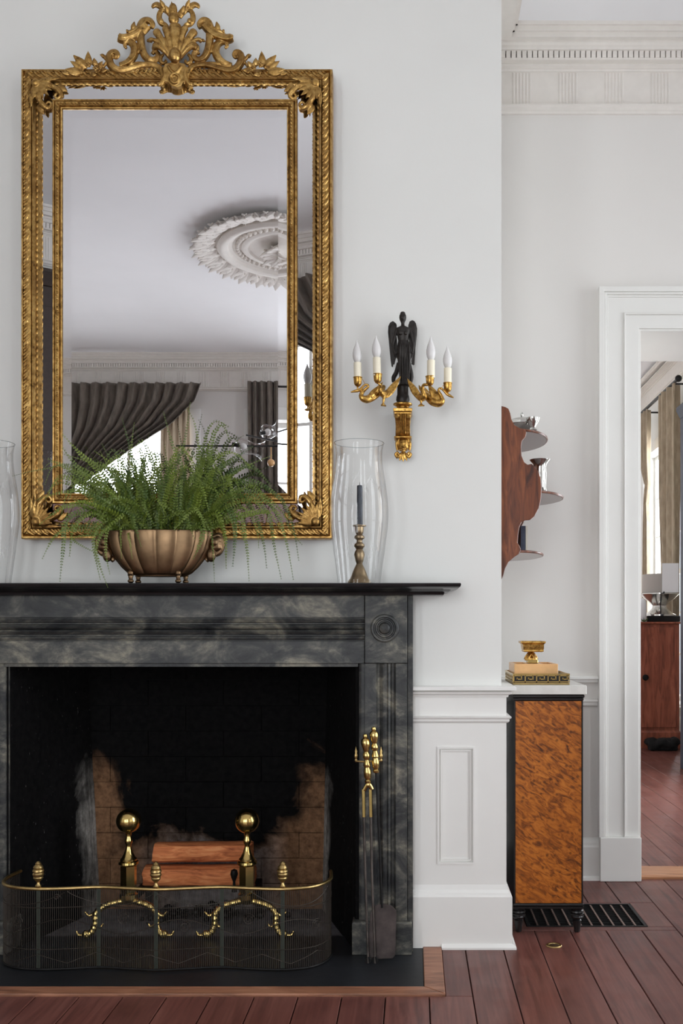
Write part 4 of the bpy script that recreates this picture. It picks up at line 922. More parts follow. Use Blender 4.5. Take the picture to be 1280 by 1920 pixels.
# fronds whose tips the photo shows: (base px, via points, tip, width), each (px, py, Y)
named = [
 (290, [(320, 900, 3.47), (345, 830, 3.45)], (357, 752, 3.43), .016), (330, [(365, 900, 3.46), (385, 820, 3.44), (402, 790, 3.43)], (428, 800, 3.42), .03), (340, [(385, 900, 3.44), (395, 830, 3.42), (415, 795, 3.41)], (432, 830, 3.40), .034),
 (320, [(345, 900, 3.46), (322, 830, 3.44)], (305, 768, 3.42), .018), (345, [(372, 880, 3.45), (366, 800, 3.44)], (350, 765, 3.43), .02), (270, [(255, 900, 3.46), (243, 840, 3.45)], (228, 782, 3.44), .022), (262, [(245, 900, 3.45), (246, 840, 3.44)], (252, 790, 3.43), .022),
 (250, [(215, 880, 3.45), (200, 850, 3.44)], (190, 830, 3.43), .024), (240, [(190, 890, 3.44), (150, 850, 3.42)], (118, 815, 3.41), .03), (235, [(170, 900, 3.43), (140, 870, 3.42)], (116, 838, 3.40), .03), (230, [(180, 930, 3.42), (130, 920, 3.40)], (66, 938, 3.38), .022), (225, [(170, 950, 3.42), (120, 950, 3.40)], (72, 985, 3.38), .026),
 (228, [(170, 960, 3.40), (125, 975, 3.37), (118, 1030, 3.36)], (112, 1092, 3.36), .022), (222, [(180, 960, 3.40), (140, 985, 3.37)], (130, 1045, 3.37), .024), (225, [(200, 975, 3.42), (175, 1010, 3.40)], (188, 1088, 3.39), .015), (232, [(205, 985, 3.41), (180, 1030, 3.39)], (203, 1104, 3.375), .014), (240, [(205, 990, 3.41), (198, 1030, 3.39)], (206, 1078, 3.38), .013),
 (215, [(150, 1005, 3.42), (140, 1015, 3.41)], (190, 1042, 3.40), .010), (250, [(228, 985, 3.40), (226, 1010, 3.385)], (228, 1052, 3.38), .013), (252, [(240, 1000, 3.40), (244, 1020, 3.39)], (248, 1050, 3.385), .010),
 (365, [(430, 930, 3.44), (470, 950, 3.42), (492, 1010, 3.40)], (500, 1068, 3.39), .022), (370, [(450, 930, 3.42), (500, 960, 3.40), (515, 1030, 3.39)], (528, 1090, 3.38), .018), (372, [(440, 920, 3.44), (510, 950, 3.42), (535, 1010, 3.41)], (550, 1088, 3.40), .018), (375, [(450, 905, 3.45), (520, 930, 3.43), (548, 985, 3.42)], (560, 1052, 3.41), .020), (372, [(430, 900, 3.46), (520, 950, 3.44), (545, 995, 3.43)], (568, 1024, 3.42), .016),
 (360, [(420, 950, 3.42), (440, 990, 3.40)], (436, 1062, 3.39), .024), (350, [(400, 960, 3.40), (420, 1000, 3.385)], (424, 1066, 3.38), .022), (365, [(440, 960, 3.41), (460, 1010, 3.40)], (467, 1090, 3.39), .018), (345, [(390, 975, 3.40), (398, 1020, 3.385)], (402, 1092, 3.38), .012), (340, [(375, 985, 3.39), (378, 1010, 3.38)], (360, 1052, 3.375), .024), (372, [(450, 950, 3.43), (480, 990, 3.42)], (485, 1030, 3.41), .018),
 (345, [(400, 890, 3.46), (440, 860, 3.45)], (478, 835, 3.44), .026), (355, [(420, 900, 3.45), (455, 875, 3.44), (480, 880, 3.43)], (510, 915, 3.42), .03), (350, [(410, 880, 3.45), (440, 830, 3.44)], (460, 815, 3.43), .014), (330, [(330, 930, 3.40), (340, 900, 3.385)], (336, 985, 3.37), .016), (285, [(275, 940, 3.41), (270, 950, 3.39)], (292, 990, 3.375), .018), (360, [(420, 920, 3.42), (428, 895, 3.405)], (442, 968, 3.39), .022), (300, [(310, 980, 3.40), (300, 950, 3.39)], (296, 985, 3.375), .016),
 (222, [(150, 880, 3.47), (80, 880, 3.46)], (22, 893, 3.45), .010), (250, [(290, 890, 3.44), (330, 860, 3.43)], (360, 840, 3.42), .02)]
for bpx, via, tip, wd in named: frond(bp(bpx), [W(*v_) for v_ in via], W(*tip), wd*1.25)
for k in range(165):
    bpx = rf.uniform(212, 388) if k < 135 else rf.uniform(208, 290); side = (bpx-300)/90; left = bpx < 300
    y1 = rf.uniform(3.32, 3.495)
    tx = bpx+side*rf.uniform(10, 120)+rf.uniform(-60, 60); ty = rf.uniform(815, 960)+abs(tx-310)*.18
    if left: ty = max(ty, 845)
    tx = min(max(tx, 100), 515)
    if k >= 135: tx = rf.uniform(115, 270); ty = rf.uniform(840, 985)
    mx_ = bpx+(tx-bpx)*rf.uniform(.2, .5); my_ = ty+(1000-ty)*rf.uniform(.25, .5); y2 = (BY+y1)/2
    if rf.random() < .5:
        dx = (1 if tx > bpx else -1)*rf.uniform(15, 45); frond(bp(bpx), [W(mx_, my_, y2), W(tx, ty, y1)], W(tx+dx, ty+rf.uniform(15, 60), y1-.02), rf.uniform(.016, .032))
    else: frond(bp(bpx), [W(mx_, my_, y2)], W(tx+rf.uniform(-15, 15), ty, y1), rf.uniform(.016, .032))

# ---------------------------------------------------------------- andirons and logs
AY = 3.745; ka = AY/F
def andiron(pxc, label):
    xc = X(pxc, AY); an = thing('andiron', (xc, AY, .0), label, 'andiron', 'pair of brass ball andirons')
    zf = lambda v: Z(v, AY)
    part('ball_finial', MB().ball((xc, AY, zf(1539)), 23*ka, n=32, m=20), M['brass'], an, ang=80)
    pr = [(5, 1564), (6, 1562), (5, 1566), (5.5, 1570), (7.5, 1575), (7, 1580), (4.8, 1584), (5, 1588), (8, 1598), (12, 1606), (15.5, 1610), (15.5, 1613), (18, 1615), (18.5, 1619), (15, 1622), (1, 1622)]
    part('turned_neck', MB().lathe([(r*ka, zf(v)) for r, v in pr], (xc, AY, 0), 28), M['brass'], an, ang=35)
    part('hexagonal_shaft', MB().lathe([(14*ka, zf(1673)), (15*ka, zf(1670)), (15*ka, zf(1623)), (13*ka, zf(1622))], (xc, AY, 0), 6, ph=PI/6), M['brass'], an, ang=20)
    part('shaft_block', MB().lathe([(10*ka, zf(1694)), (12*ka, zf(1690)), (17*ka, zf(1684)), (17*ka, zf(1676)), (14*ka, zf(1673.2))], (xc, AY, 0), 12), M['brass'], an, ang=25)
    for s_ in (-1, 1):
        P = lambda dx, v, dy=0: Vector((xc+s_*dx*ka, AY-dy, zf(v)))
        b = MB(); path = cr([P(4, 1688), P(20, 1690, .01), P(42, 1696, .02), P(56, 1708, .03), P(57, 1726, .035), P(62, 1740, .04), P(72, 1748, .045)], 8)
        b.tube(path, [6.2*ka+.4*ka*math.sin(i*1.6) for i in range(len(path))], 10)
        b.tube(cr([P(56, 1706, .03), P(68, 1712, .034), P(76, 1704, .036)], 4), [4*ka, 3*ka, 1.5*ka], 8); b.tube(cr([P(58, 1728, .036), P(46, 1732, .036), P(42, 1726, .036)], 4), [3*ka, 2.5*ka, 1.2*ka], 8); b.tube(cr([P(74, 1746, .045), P(86, 1746, .045), P(90, 1738, .045)], 4), [3.5*ka, 3*ka, 1.2*ka], 8)
        lg = link('scroll_leg', fuse(b, .0016), M['brass'], an)
        zz = .0036+8*ka; part('ball_foot', MB().ball((xc+s_*73*ka, AY-.045, zz), 6.5*ka, 6.5*ka, 8*ka, 16, 10).tube([(xc+s_*73*ka, AY-.045, zz+7*ka), P(73, 1744, .045)], 2.5*ka, 8), M['brass'], lg)
    part('iron_billet_bar', MB().box(xc-.012, xc+.012, AY+.012, AY+.30, .115, .140).box(xc-.012, xc+.012, AY+.275, AY+.30, 0.0, .115), M['iron'], an, smooth=False)
    fx = xc-.045 if pxc > 350 else xc+.03
    return an
an1 = andiron(241, 'brass andiron with ball finial left of the logs')
an2 = andiron(463, 'brass andiron with ball finial right of the logs')
part('log_guard', MB().lathe([(.010, 0), (.006, .02), (.005, .04), (.011, .055), (.015, .068), (.012, .082), (.001, .088)], (X(437, 3.80), 3.82, Z(1672, 3.82)), 16), M['iron'], an2)
def log(name, x0, x1, yc, zc, ry, rz, seed, label, rot=0, tri=False):
    rn = random.Random(seed); b = MB(); rings = []; n = 18; m = 14
    for i in range(m+1):
        t = i/m; ring = []
        for q in range(n):
            a = 2*PI*q/n+.3; ca, sa = math.cos(a), math.sin(a)
            e = .55; rx_ = (abs(ca)**4+abs(sa)**4)**-.25 if not tri else (1/(max(ca*.3+sa*.95, -ca*.9+sa*.4, ca*.75-sa*.66, -sa*.9-ca*.3)+.15))**.75
            nz = 1+.08*noise.noise(Vector((t*4, ca*2, sa*2+seed)))+.03*noise.noise(Vector((t*24, ca*5, sa*5+seed)))
            ring.append(Vector((x0+(x1-x0)*t+.012*noise.noise(Vector((ca*3, sa*3, seed+i//m))), yc+ry*ca*rx_*nz*.86+rot*(t-.5), zc+rz*sa*rx_*nz*.86)))
        rings.append(ring)
    b.loft(rings); o = part(name, b, M['log'], None, ang=35); tag(o, label, 'log', 'split logs on the andirons'); return o
LY = 3.93
log('split_log', X(275, LY), X(478, LY), LY-.01, .140+.045, .060, .044, 3, 'lower split firewood log lying on the andirons')
log('split_log', X(293, LY), X(470, LY), LY+.005, .140+.092+.042, .055, .042, 8, 'upper split firewood log resting on the other one', .02, False)
em = MB(); rn = random.Random(5)
for k in range(70):
    r = rn.uniform(.006, .017); x_, y_ = rn.gauss(-.83, .14), rn.gauss(3.95, .05)
    if not (-1.12 < x_ < -.5 and 3.85 < y_ < 4.05): continue
    em.ball((x_, y_, r*.8+rn.uniform(0, .05)*max(0, 1-abs(x_+.83)*4)), r, r*rn.uniform(.6, 1), r*rn.uniform(.6, .9), 7, 5)
o = part('embers', em, M['iron'], None); tag(o, 'heap of burnt black embers under the logs', 'embers', kind='stuff')

# ---------------------------------------------------------------- wire fender
fd = thing('fireplace_fender', (-.85, 3.38, .003), 'serpentine wire fender with brass rail and beehive finials on the hearth', 'fender')
fxs = [X(p, 3.37) for p in (73, 185, 297, 413, 530)]
plan = [(-1.415, 3.60), (-1.425, 3.50), (-1.405, 3.425), (-1.35, 3.375), (fxs[0], 3.355), (fxs[0]+.10, 3.362), (fxs[1], 3.378), (fxs[1]+.10, 3.362), (fxs[2], 3.348), (fxs[2]+.10, 3.362), (fxs[3], 3.378), (fxs[3]+.10, 3.362), (fxs[4], 3.352), (-.36, 3.372), (-.315, 3.415), (-.29, 3.49), (-.298, 3.60)]
pl = cr([Vector((a, b, 0)) for a, b in plan], 16)
# even resample
def resample(p, step):
    out = [p[0]]; acc = 0; p = list(p)
    for i in range(len(p)-1):
        seg = p[i+1]-p[i]; l = seg.length
        while acc+l >= step and l > 1e-9:
            q = p[i]+seg*((step-acc)/l); out.append(q); p[i] = q; seg = p[i+1]-q; l = seg.length; acc = 0
        acc += l
    return out
pe = resample(pl, .0068); NF = len(pe); hf = .279
at = lambda i, z_: Vector((pe[i].x, pe[i].y, z_))
path_at = lambda x_: min(range(NF), key=lambda i: abs(pe[i].x-x_)+(0 if 8 < i < NF-8 else 1))
bz = .0045
part('brass_rail', MB().tube([at(i, hf) for i in range(0, NF, 2)], .0062, 10), M['brass_dull'], fd, ang=80)
part('bottom_rail', MB().tube([at(i, bz+.004) for i in range(0, NF, 2)], .0045, 8), M['iron'], fd, ang=80)
wb = MB()
for i in range(1, NF-1): 
    x_, y_ = pe[i].x, pe[i].y; r = .00085; wb.add([(x_-r, y_-r, bz), (x_+r, y_-r, bz), (x_, y_+r, bz), (x_-r, y_-r, hf), (x_+r, y_-r, hf), (x_, y_+r, hf)], [(0, 1, 4, 3), (1, 2, 5, 4), (2, 0, 3, 5)])
part('wire_mesh', wb, M['fender_wire'], fd, smooth=False, kind='stuff')
for z_ in (.215, .075): part('mid_wire', MB().tube([at(i, z_) for i in range(0, NF, 2)], .0017, 6), M['fender_wire'], fd)
for px_ in (73, 185, 297, 413, 530):
    i = path_at(X(px_, 3.37)); p = pe[i]; part('post', MB().box(p.x-.0055, p.x+.0055, p.y+.001, p.y+.004, bz, hf-.004), M['fender_post'], fd, smooth=False)
for px_ in (73, 297, 530):
    i = path_at(X(px_, 3.37)); p = pe[i]; kf = p.y/F
    pr = [(3, 0), (5, 1), (6, 4), (3.2, 8), (3, 11), (5, 14), (8, 17), (9.5, 20), (8.5, 22), (10.5, 25), (11, 28), (9.5, 30.5), (11, 33), (10.5, 36.5), (8.5, 38), (9.5, 40.5), (8, 44), (5.5, 46.5), (6, 48), (3, 52), (.2, 53.5)]
    part('beehive_finial', MB().lathe([(r*kf*.95, hf+.004+h*kf*.94) for r, h in pr], (p.x, p.y, 0), 24), M['brass_dull'], fd, ang=35)
def festoon(fn_, name, n0, n1, r=.0013):
    part(name, MB().tube([at(i, fn_(i))+Vector((0, -.0022, 0)) for i in range(n0, n1)], r, 5), M['fender_wire'], fd)
i73, i185, i297, i413, i530 = [path_at(X(p, 3.37)) for p in (73, 185, 297, 413, 530)]
i0, i1 = 6, NF-7
cen = [i0, (i73+i185)//2, i297-6, (i413+i297)//2+8, (i413+i530)//2, i1-10]
bounds = [8, (i73+i185)//2, i297, (i413+i530)//2, i1-14]
for a, c in zip(bounds[:-1], bounds[1:]): festoon(lambda i: hf-.008-.05*math.sin(PI*(i-a)/(c-a))**.8, 'swag_wire', a, c)
festoon(lambda i: .150+.026*math.sin(2*PI*(i-i73)/(i297-i73)+.4), 'wave_wire', 8, NF-8)
seg_ = max(6, (i297-i73)//4)
festoon(lambda i: .028+.032*abs(((i-i73) % (2*seg_))/seg_-1), 'zigzag_wire', 8, NF-8)
def spiral(i_c, zc, r0, turns=2.2, s_=1):
    pts = []
    for q in range(int(turns*14)+1):
        a = 2*PI*q/14; r = r0*(1-q/(turns*14)*.85); di = int(round(s_*r*math.cos(a)/.0068)); j = min(max(i_c+di, 1), NF-2)
        fr_ = s_*r*math.cos(a)/.0068-di; tg = (pe[min(j+1, NF-1)]-pe[j]); pts.append(at(j, zc+r*math.sin(a))+tg*fr_+Vector((0, -.0022, 0)))
    part('spiral_wire', MB().tube(pts, .0012, 5), M['fender_wire'], fd)
for f_, zc, r0, s_ in ((.18, .165, .02, 1), (.42, .175, .022, 1), (.56, .150, .022, -1), (.70, .175, .022, 1), (.86, .150, .020, -1)): spiral(int(NF*f_), zc, r0, 2.2, s_)
for f_ in (.27, .5, .77, .9): spiral(int(NF*f_), hf-.028, .011, 1.4)

# ---------------------------------------------------------------- fire irons on a jamb hook
TY = 3.49
hk = thing('tool_hook', W(690, 1442, PY), 'brass twin hook with small finials fixed to the right marble pilaster', 'hook')
b = MB().tube(cr([W(666, 1427, TY), W(680, 1428, TY-.006), W(700, 1427, TY-.006), W(716, 1426, TY)], 5), .0035, 8)
part('cross_bar', b, M['brass_dull'], hk); part('stay', MB().tube([W(691, 1428, TY-.004), W(693, 1430, PY+.012)], .005, 8).lathe([(.016, 0), (.016, .003), (.008, .006)], W(693, 1430, PY+.0135), 20, axis=(0, -1, 0)), M['brass_dull'], hk)
for px_ in (667, 714):
    p = W(px_, 1428, TY); part('small_finial', MB().lathe([(.0025, 0), (.0055, .004), (.0035, .010), (.006, .016), (.0065, .022), (.0035, .030), (.005, .036), (.0015, .046), (.0005, .052)], p, 14), M['brass_dull'], hk)
def lathe_between(p, q, prof, m, n=18):       # prof: (radius, fraction)
    ax = q-p; return MB().lathe([(r, t*ax.length) for r, t in prof], p, n, axis=ax)
hand = [(.004, 0), (.010, .02), (.012, .06), (.008, .09), (.0125, .13), (.0135, .25), (.010, .33), (.013, .36), (.011, .42), (.008, .48), (.012, .52), (.0125, .58), (.008, .64), (.011, .68), (.0145, .76), (.016, .84), (.012, .89), (.007, .91), (.009, .94), (.007, .98), (.0005, 1)]
tg = thing('fire_tongs', W(697, 1808, 3.432), 'steel fire tongs with brass handle leaning on the marble pilaster, left tool', 'fire tongs')
tt = TY-.014
part('handle', lathe_between(W(690, 1470, tt), W(684, 1375, tt), hand, None), M['brass'], tg, ang=40)
part('hinge', MB().ball(W(690, 1472, tt), .011, .009, .010).tube(cr([W(682, 1482, tt), W(690, 1470, tt-.002), W(697, 1480, tt)], 5), .007, 8), M['brass'], tg)
for a_, c_, d_, e_ in ((681, 682, 688, 690), (694, 695, 699, 703)):
    p0, p1, p3 = W(a_, 1480, tt), W(c_, 1532, tt-.008), W(e_, 1806, 3.433)
    lg = part('leg', MB().tube([p1, W(c_+(d_-c_)*.5, 1640, 3.458), p3], [.0052, .0045, .0038], 8), M['steel'], tg)
    part('brass_ferrule', MB().tube([p0, W((a_+c_)/2, 1500, tt-.004), p1], .0062, 8), M['brass'], lg)
    p3.z = .014; part('grip_disc', MB().lathe([(.011, -.002), (.012, 0), (.011, .002)], p3, 18, axis=(.3, 1, 0)), M['iron'], lg)
sh = thing('fire_shovel', W(716, 1800, 3.46), 'fire shovel with brass handle and dark blade, right of the tongs', 'fire shovel')
t2 = TY-.010
part('handle', lathe_between(W(705, 1450, t2), W(700, 1362, t2), hand, None), M['brass'], sh, ang=40)
part('shaft', MB().tube([W(705, 1449, t2), W(711, 1580, 3.478), W(716, 1702, 3.470)], [.0042, .004, .0045], 8), M['iron'], sh)
poly = [(694, 1712), (702, 1698), (716, 1694), (734, 1698), (743, 1708), (741, 1790), (736, 1797), (692, 1799), (688, 1792)]
bl = MB(); P1 = [W(u, v, 3.470-.0004*(v-1694)*.6) for u, v in poly]; bl.add(P1+[p+Vector((0, .0035, 0)) for p in P1], [tuple(range(9)), tuple(range(17, 8, -1))]+[(i, (i+1) % 9, (i+1) % 9+9, i+9) for i in range(9)])
part('blade', bl, M['shovel_iron'], sh, smooth=False, bevel=.001)

# ---------------------------------------------------------------- burl cabinet and the things on it
CY0 = 3.775; CY1 = 4.33; kx = lambda p: X(p, CY0)
cb_ = thing('burl_cabinet', (kx(1027), CY0, 0), 'narrow burl wood cabinet with black edges and white marble top beside the chimney breast', 'cabinet')
l_, r_ = kx(964), kx(1092); zB, zT = Z(1694, CY0), Z(1314, CY0)
part('carcass', MB().box(l_, r_, CY0+.006, CY1, zB, zT), M['ebony'], cb_, smooth=False, bevel=.002)
part('front_panel', MB().box(l_+.004, r_-.004, CY0+.001, CY0+.0055, zB+.001, zT-.001), M['burl'], cb_, smooth=False, bevel=.001, label='figured orange burl veneer panel')
part('corner_strip', MB().box(l_-.001, l_+.0035, CY0-.001, CY0+.0055, zB, zT), M['ebony'], cb_, smooth=False); part('corner_strip', MB().box(r_-.0035, r_+.001, CY0-.001, CY0+.0055, zB, zT), M['ebony'], cb_, smooth=False)
R2 = lambda e, z_: (l_-e, r_+e, CY0-e, CY1, z_)
part('base_mould', MB().stack([R2(.002, zB-.020), R2(.004, zB-.018), R2(.004, zB-.013), R2(.001, zB-.011), R2(.005, zB-.008), R2(.005, zB-.004), R2(.001, zB)]), M['ebony'], cb_, ang=20)
zM = Z(1302, CY0)
part('top_mould', MB().stack([R2(.001, zT), R2(.003, zT+.004), R2(.003, zT+.009), R2(.001, zT+.010), R2(.006, zT+.014), R2(.006, zM-.004), R2(.003, zM)]), M['ebony'], cb_, ang=20)
zTop = Z(1285, CY0-.01)
part('marble_top', MB().box(l_-.014, r_+.013, CY0-.012, CY1+.01, zM+.0005, zTop), M['white_marble'], cb_, smooth=False, bevel=.002, label='white marble top')
for xx in (l_+.018, r_-.018):
    for yy in (CY0+.022, CY1-.03):
        part('turned_leg', MB().lathe([(.009, .0005), (.011, .002), (.0165, .045), (.012, .050), (.021, .054), (.024, .060), (.022, .064), (.026, .067), (.026, .072), (.022, .074), (.026, .077), (.025, .083), (.020, .086), (.022, .092), (.016, zB-.0205)], (xx, yy, 0), 22), M['ebony'], cb_, ang=30)
# greek key gallery tray
GY0 = CY0+.022; gx0, gx1 = X(961, GY0), X(1068, GY0); GY1 = 4.12; gz = zTop+.0008
tr = thing('gallery_tray', ((gx0+gx1)/2, (GY0+GY1)/2, gz), 'low tray with pierced brass greek key gallery on the cabinet top', 'tray')
part('tray_base', MB().box(gx0, gx1, GY0, GY1, gz, gz+.006), M['brass_dull'], tr, smooth=False, bevel=.001)
hg = .040
def key_side(name, fn_, L):
    n = max(1, round(L/.0435)); p = L/n; b = MB(fn_); w_ = .0045; z0, z1 = gz+.0065, gz+hg
    def H(a, c, zz): b.box(a, c, -.0015, .0015, zz-w_/2, zz+w_/2)
    def V(a, za, zb2): b.box(a-w_/2, a+w_/2, -.0015, .0015, za-w_/2, zb2+w_/2)
    lo_, hi_ = z0+.004, z1-.006
    H(0, L, z1-.001)
    for q in range(n):
        a = q*p; V(a+.004, lo_, hi_); H(a+.004, a+p-.010, hi_); V(a+p-.010, lo_+.010, hi_); H(a+.016, a+p-.010, lo_+.010); V(a+.017, lo_+.010, lo_+.014); H(a+.004+.0, a+p+.004 if q < n-1 else a+p, lo_)
    part(name, b, M['brass'], tr, smooth=False)
key_side('key_gallery', lambda u, d, z_: (gx0+u, GY0+.002+d, z_), gx1-gx0); key_side('key_gallery', lambda u, d, z_: (gx0+u, GY1-.002+d, z_), gx1-gx0)
key_side('key_gallery', lambda u, d, z_: (gx0+.002+d, GY0+u, z_), GY1-GY0); key_side('key_gallery', lambda u, d, z_: (gx1-.002+d, GY0+u, z_), GY1-GY0)
for a, c in ((gx0+.0065, gx0+.0055), (gx1-.0055, gx1-.0065)): part('dark_liner', MB().box(min(a, c), max(a, c), GY0+.006, GY1-.006, gz+.0062, gz+hg-.006), M['ebony'], tr, smooth=False)
part('dark_liner', MB().box(gx0+.006, gx1-.006, GY0+.0055, GY0+.0065, gz+.0062, gz+hg-.006), M['ebony'], tr, smooth=False)
OY0 = 3.84; ox0, ox1 = X(964, OY0), X(1046, OY0); OY1 = 4.06; oz = gz+.0065; otop = Z(1245, OY0)
bx_ = thing('onyx_box', ((ox0+ox1)/2, OY0+.1, oz), 'open honey coloured onyx box with compartments inside the tray', 'box')
part('box_walls', walled(MB(lambda a, b, c: (a, c, b)), 'Y', oz+.012, otop-oz-.012, ox0, ox1, OY0, OY1, [(ox0+.012, ox0+.055, OY0+.012, OY1-.012), (ox1-.055, ox1-.012, OY0+.012, OY1-.012)]), M['onyx'], bx_, smooth=False, bevel=.0015)
part('box_bottom', MB().box(ox0, ox1, OY0, OY1, oz, oz+.0118), M['onyx'], bx_, smooth=False)
ty = 3.92; kz = ty/F; tx_ = X(997, ty); tz = otop+.0008
ta = thing('bronze_tazza', (tx_, ty, tz), 'small gilt bronze footed cup standing on the onyx box', 'cup')
part('foot_plate', MB().box(tx_-.020, tx_+.020, ty-.03, ty+.03, tz, tz+.014), M['brass'], ta, smooth=False, bevel=.002)
b = MB(); 
b.lathe([(.026, tz+.010), (.024, tz+.020), (.014, tz+.028), (.009, tz+.036), (.012, tz+.042), (.008, tz+.046)], (tx_-.004, ty, 0), 20)
for q in range(6): a = q*PI/3; b.petal((tx_-.004+.006*math.cos(a), ty+.006*math.sin(a), tz+.045), (tx_-.004+.030*math.cos(a), ty+.030*math.sin(a), tz+.014), .016, (math.cos(a), math.sin(a), .4), 0, .5)
link('leaf_foot', fuse(b, .0012), M['ormolu'], ta)
b = MB().stack([(tx_-.033, tx_+.036, ty-.034, ty+.034, tz+.044), (tx_-.037, tx_+.042, ty-.038, ty+.038, tz+.047), (tx_-.036, tx_+.040, ty-.037, ty+.037, tz+.053), (tx_-.038, tx_+.042, ty-.038, ty+.038, tz+.056), (tx_-.040, tx_+.042, ty-.040, ty+.040, tz+.074), (tx_-.048, tx_+.048, ty-.046, ty+.046, tz+.080), (tx_-.048, tx_+.048, ty-.046, ty+.046, tz+.086), (tx_-.040, tx_+.040, ty-.038, ty+.038, tz+.087), (tx_-.036, tx_+.036, ty-.034, ty+.034, tz+.070)])
part('cup', b, M['ormolu'], ta, ang=25)

# ---------------------------------------------------------------- hanging shelf on the side of the breast
EY = 3.86
ws = thing('wall_shelf', (BX1, 4.1, Z(1088, EY)), 'scrolled mahogany hanging shelf with rounded tiers on the side of the chimney breast', 'shelf')
outl = [(139, 197), (160, 212), (178, 222), (190, 250), (198, 290), (215, 325), (250, 345), (280, 350), (292, 372), (288, 400), (265, 425), (260, 460), (262, 520), (278, 560), (300, 577), (325, 570), (345, 590), (368, 620), (382, 660), (388, 720), (384, 790), (372, 850), (345, 900), (315, 925), (285, 927), (262, 940), (248, 970), (240, 1020), (236, 1070), (252, 1095), (258, 1115), (245, 1140), (215, 1160), (180, 1190), (160, 1230), (148, 1275), (132, 1308)]
def E(u, v, Y): return W(900+u/3.368, 700+v/3.368, Y)
dd = .004
def endboard(Y, name):
    sc_ = EY
    P = [E(u, v, EY) for u, v in outl]; pp = [(max(p.x, BX1+.002), p.z) for p in P]; pp = [(BX1+.0015, pp[0][1])]+pp[1:]+[(BX1+.0015, pp[-1][1])]
    part(name, MB().prism(pp, Y, Y+.018), M['mahogany'], ws, smooth=False, bevel=.003)
endboard(EY, 'end_board'); endboard(4.40, 'end_board')
part('back_rail', MB().box(BX1+.001, BX1+.006, EY+.0185, 4.3995, Z(1040, EY), Z(790, EY)), M['mahogany'], ws, smooth=False)
tiers = []
for (u_t, v_t, vb) in ((1023, 828, 845), (1053, 935, 946), (1015, 1042, 1047)):
    ym = 4.13; xr = X(u_t, ym); zt_ = Z(v_t-2, ym)-0.0
    poly = [(BX1+.0065, EY+.0185), (BX1+.08, EY+.0185)]
    for q in range(15): a = -PI/2+PI*q/14; poly.append((BX1+.08+(xr-BX1-.08)*math.cos(a), ym+(.25)*math.sin(a)))
    poly += [(BX1+.08, 4.3995), (BX1+.0065, 4.3995)]
    part('tier', MB(lambda a, b, c: (a, c, b)).prism(poly, zt_-.010, zt_), M['tier_paint'] if 'tier_paint' in M else plain('tier_paint', sr(176, 168, 166), .3), ws, smooth=False, bevel=.002, label='rounded tier with pale underside'); tiers.append(zt_)
    part('tier_rim', MB().tube([(a, b, zt_-.005) for a, b in poly[1:-1]], .0052, 8), M['mahogany'], ws)
# silver lidded dish, jug, books
yy = 4.02; xx = X(978, yy); zz = tiers[0]+.0008
sv = thing('silver_dish', (xx, yy, zz), 'small silver lidded dish on the top tier of the wall shelf', 'dish')
part('dish', MB().lathe([(.030, 0), (.033, .003), (.018, .010), (.045, .022), (.058, .036), (.060, .042)], (xx, yy, zz), 28), M['silver'], sv); part('lid', MB().lathe([(.060, .0425), (.058, .052), (.045, .062), (.020, .070), (.006, .074)], (xx, yy, zz), 28), M['silver'], sv); part('knob', MB().lathe([(.004, .0745), (.007, .080), (.006, .088), (.001, .093)], (xx, yy, zz), 12), M['silver'], sv)
xx2 = X(1001, yy-.03)
b = MB().lathe([(.012, 0), (.017, .004), (.010, .014), (.022, .035), (.026, .045), (.027, .052), (.023, .054)], (xx2-.012, yy-.085, zz), 20); o = part('silver_cup', b, M['silver'], None); tag(o, 'tiny silver cup at the front of the top tier of the wall shelf', 'cup')
zz = tiers[1]+.0008; xj = X(1012, 4.05); yj = 4.05
jg = thing('silver_jug', (xj, yj, zz), 'silver beaker with flared rim on the middle tier of the wall shelf', 'jug')
part('body', MB().lathe([(.030, 0), (.034, .004), (.030, .012), (.024, .030), (.026, .060), (.027, .085), (.024, .110), (.028, .125), (.040, .138), (.042, .142), (.038, .140), (.022, .118), (.020, .050), (.001, .045)], (xj, yj, zz), 28), M['silver'], jg); part('handle', MB().tube(cr([(xj-.026, yj, zz+.11), (xj-.055, yj, zz+.115), (xj-.055, yj, zz+.06), (xj-.026, yj, zz+.03)], 5), .004, 8), M['silver'], jg)
zz = tiers[2]+.0008
for (p0, p1, y0, m_, lab) in ((976, 984.6, 4.02, 'book_blue', 'dark blue book standing on the lowest tier of the wall shelf'), (985.2, 988.5, 4.035, 'book_cream', 'thin cream booklet next to the blue book on the wall shelf')):
    a, c = X(p0, y0), X(p1, y0); bk = thing('book', (a, y0, zz), lab, 'book')
    hgt = Z(986, y0)-zz
    part('cover', MB().box(a, c, y0, y0+.003, zz, zz+hgt).box(a, a+.002, y0+.003, y0+.12, zz, zz+hgt).box(c-.002, c, y0+.003, y0+.12, zz, zz+hgt), M[m_], bk, smooth=False); part('pages', MB().box(a+.0022, c-.0022, y0+.0032, y0+.116, zz+.003, zz+hgt-.003), M['paper'], bk, smooth=False)

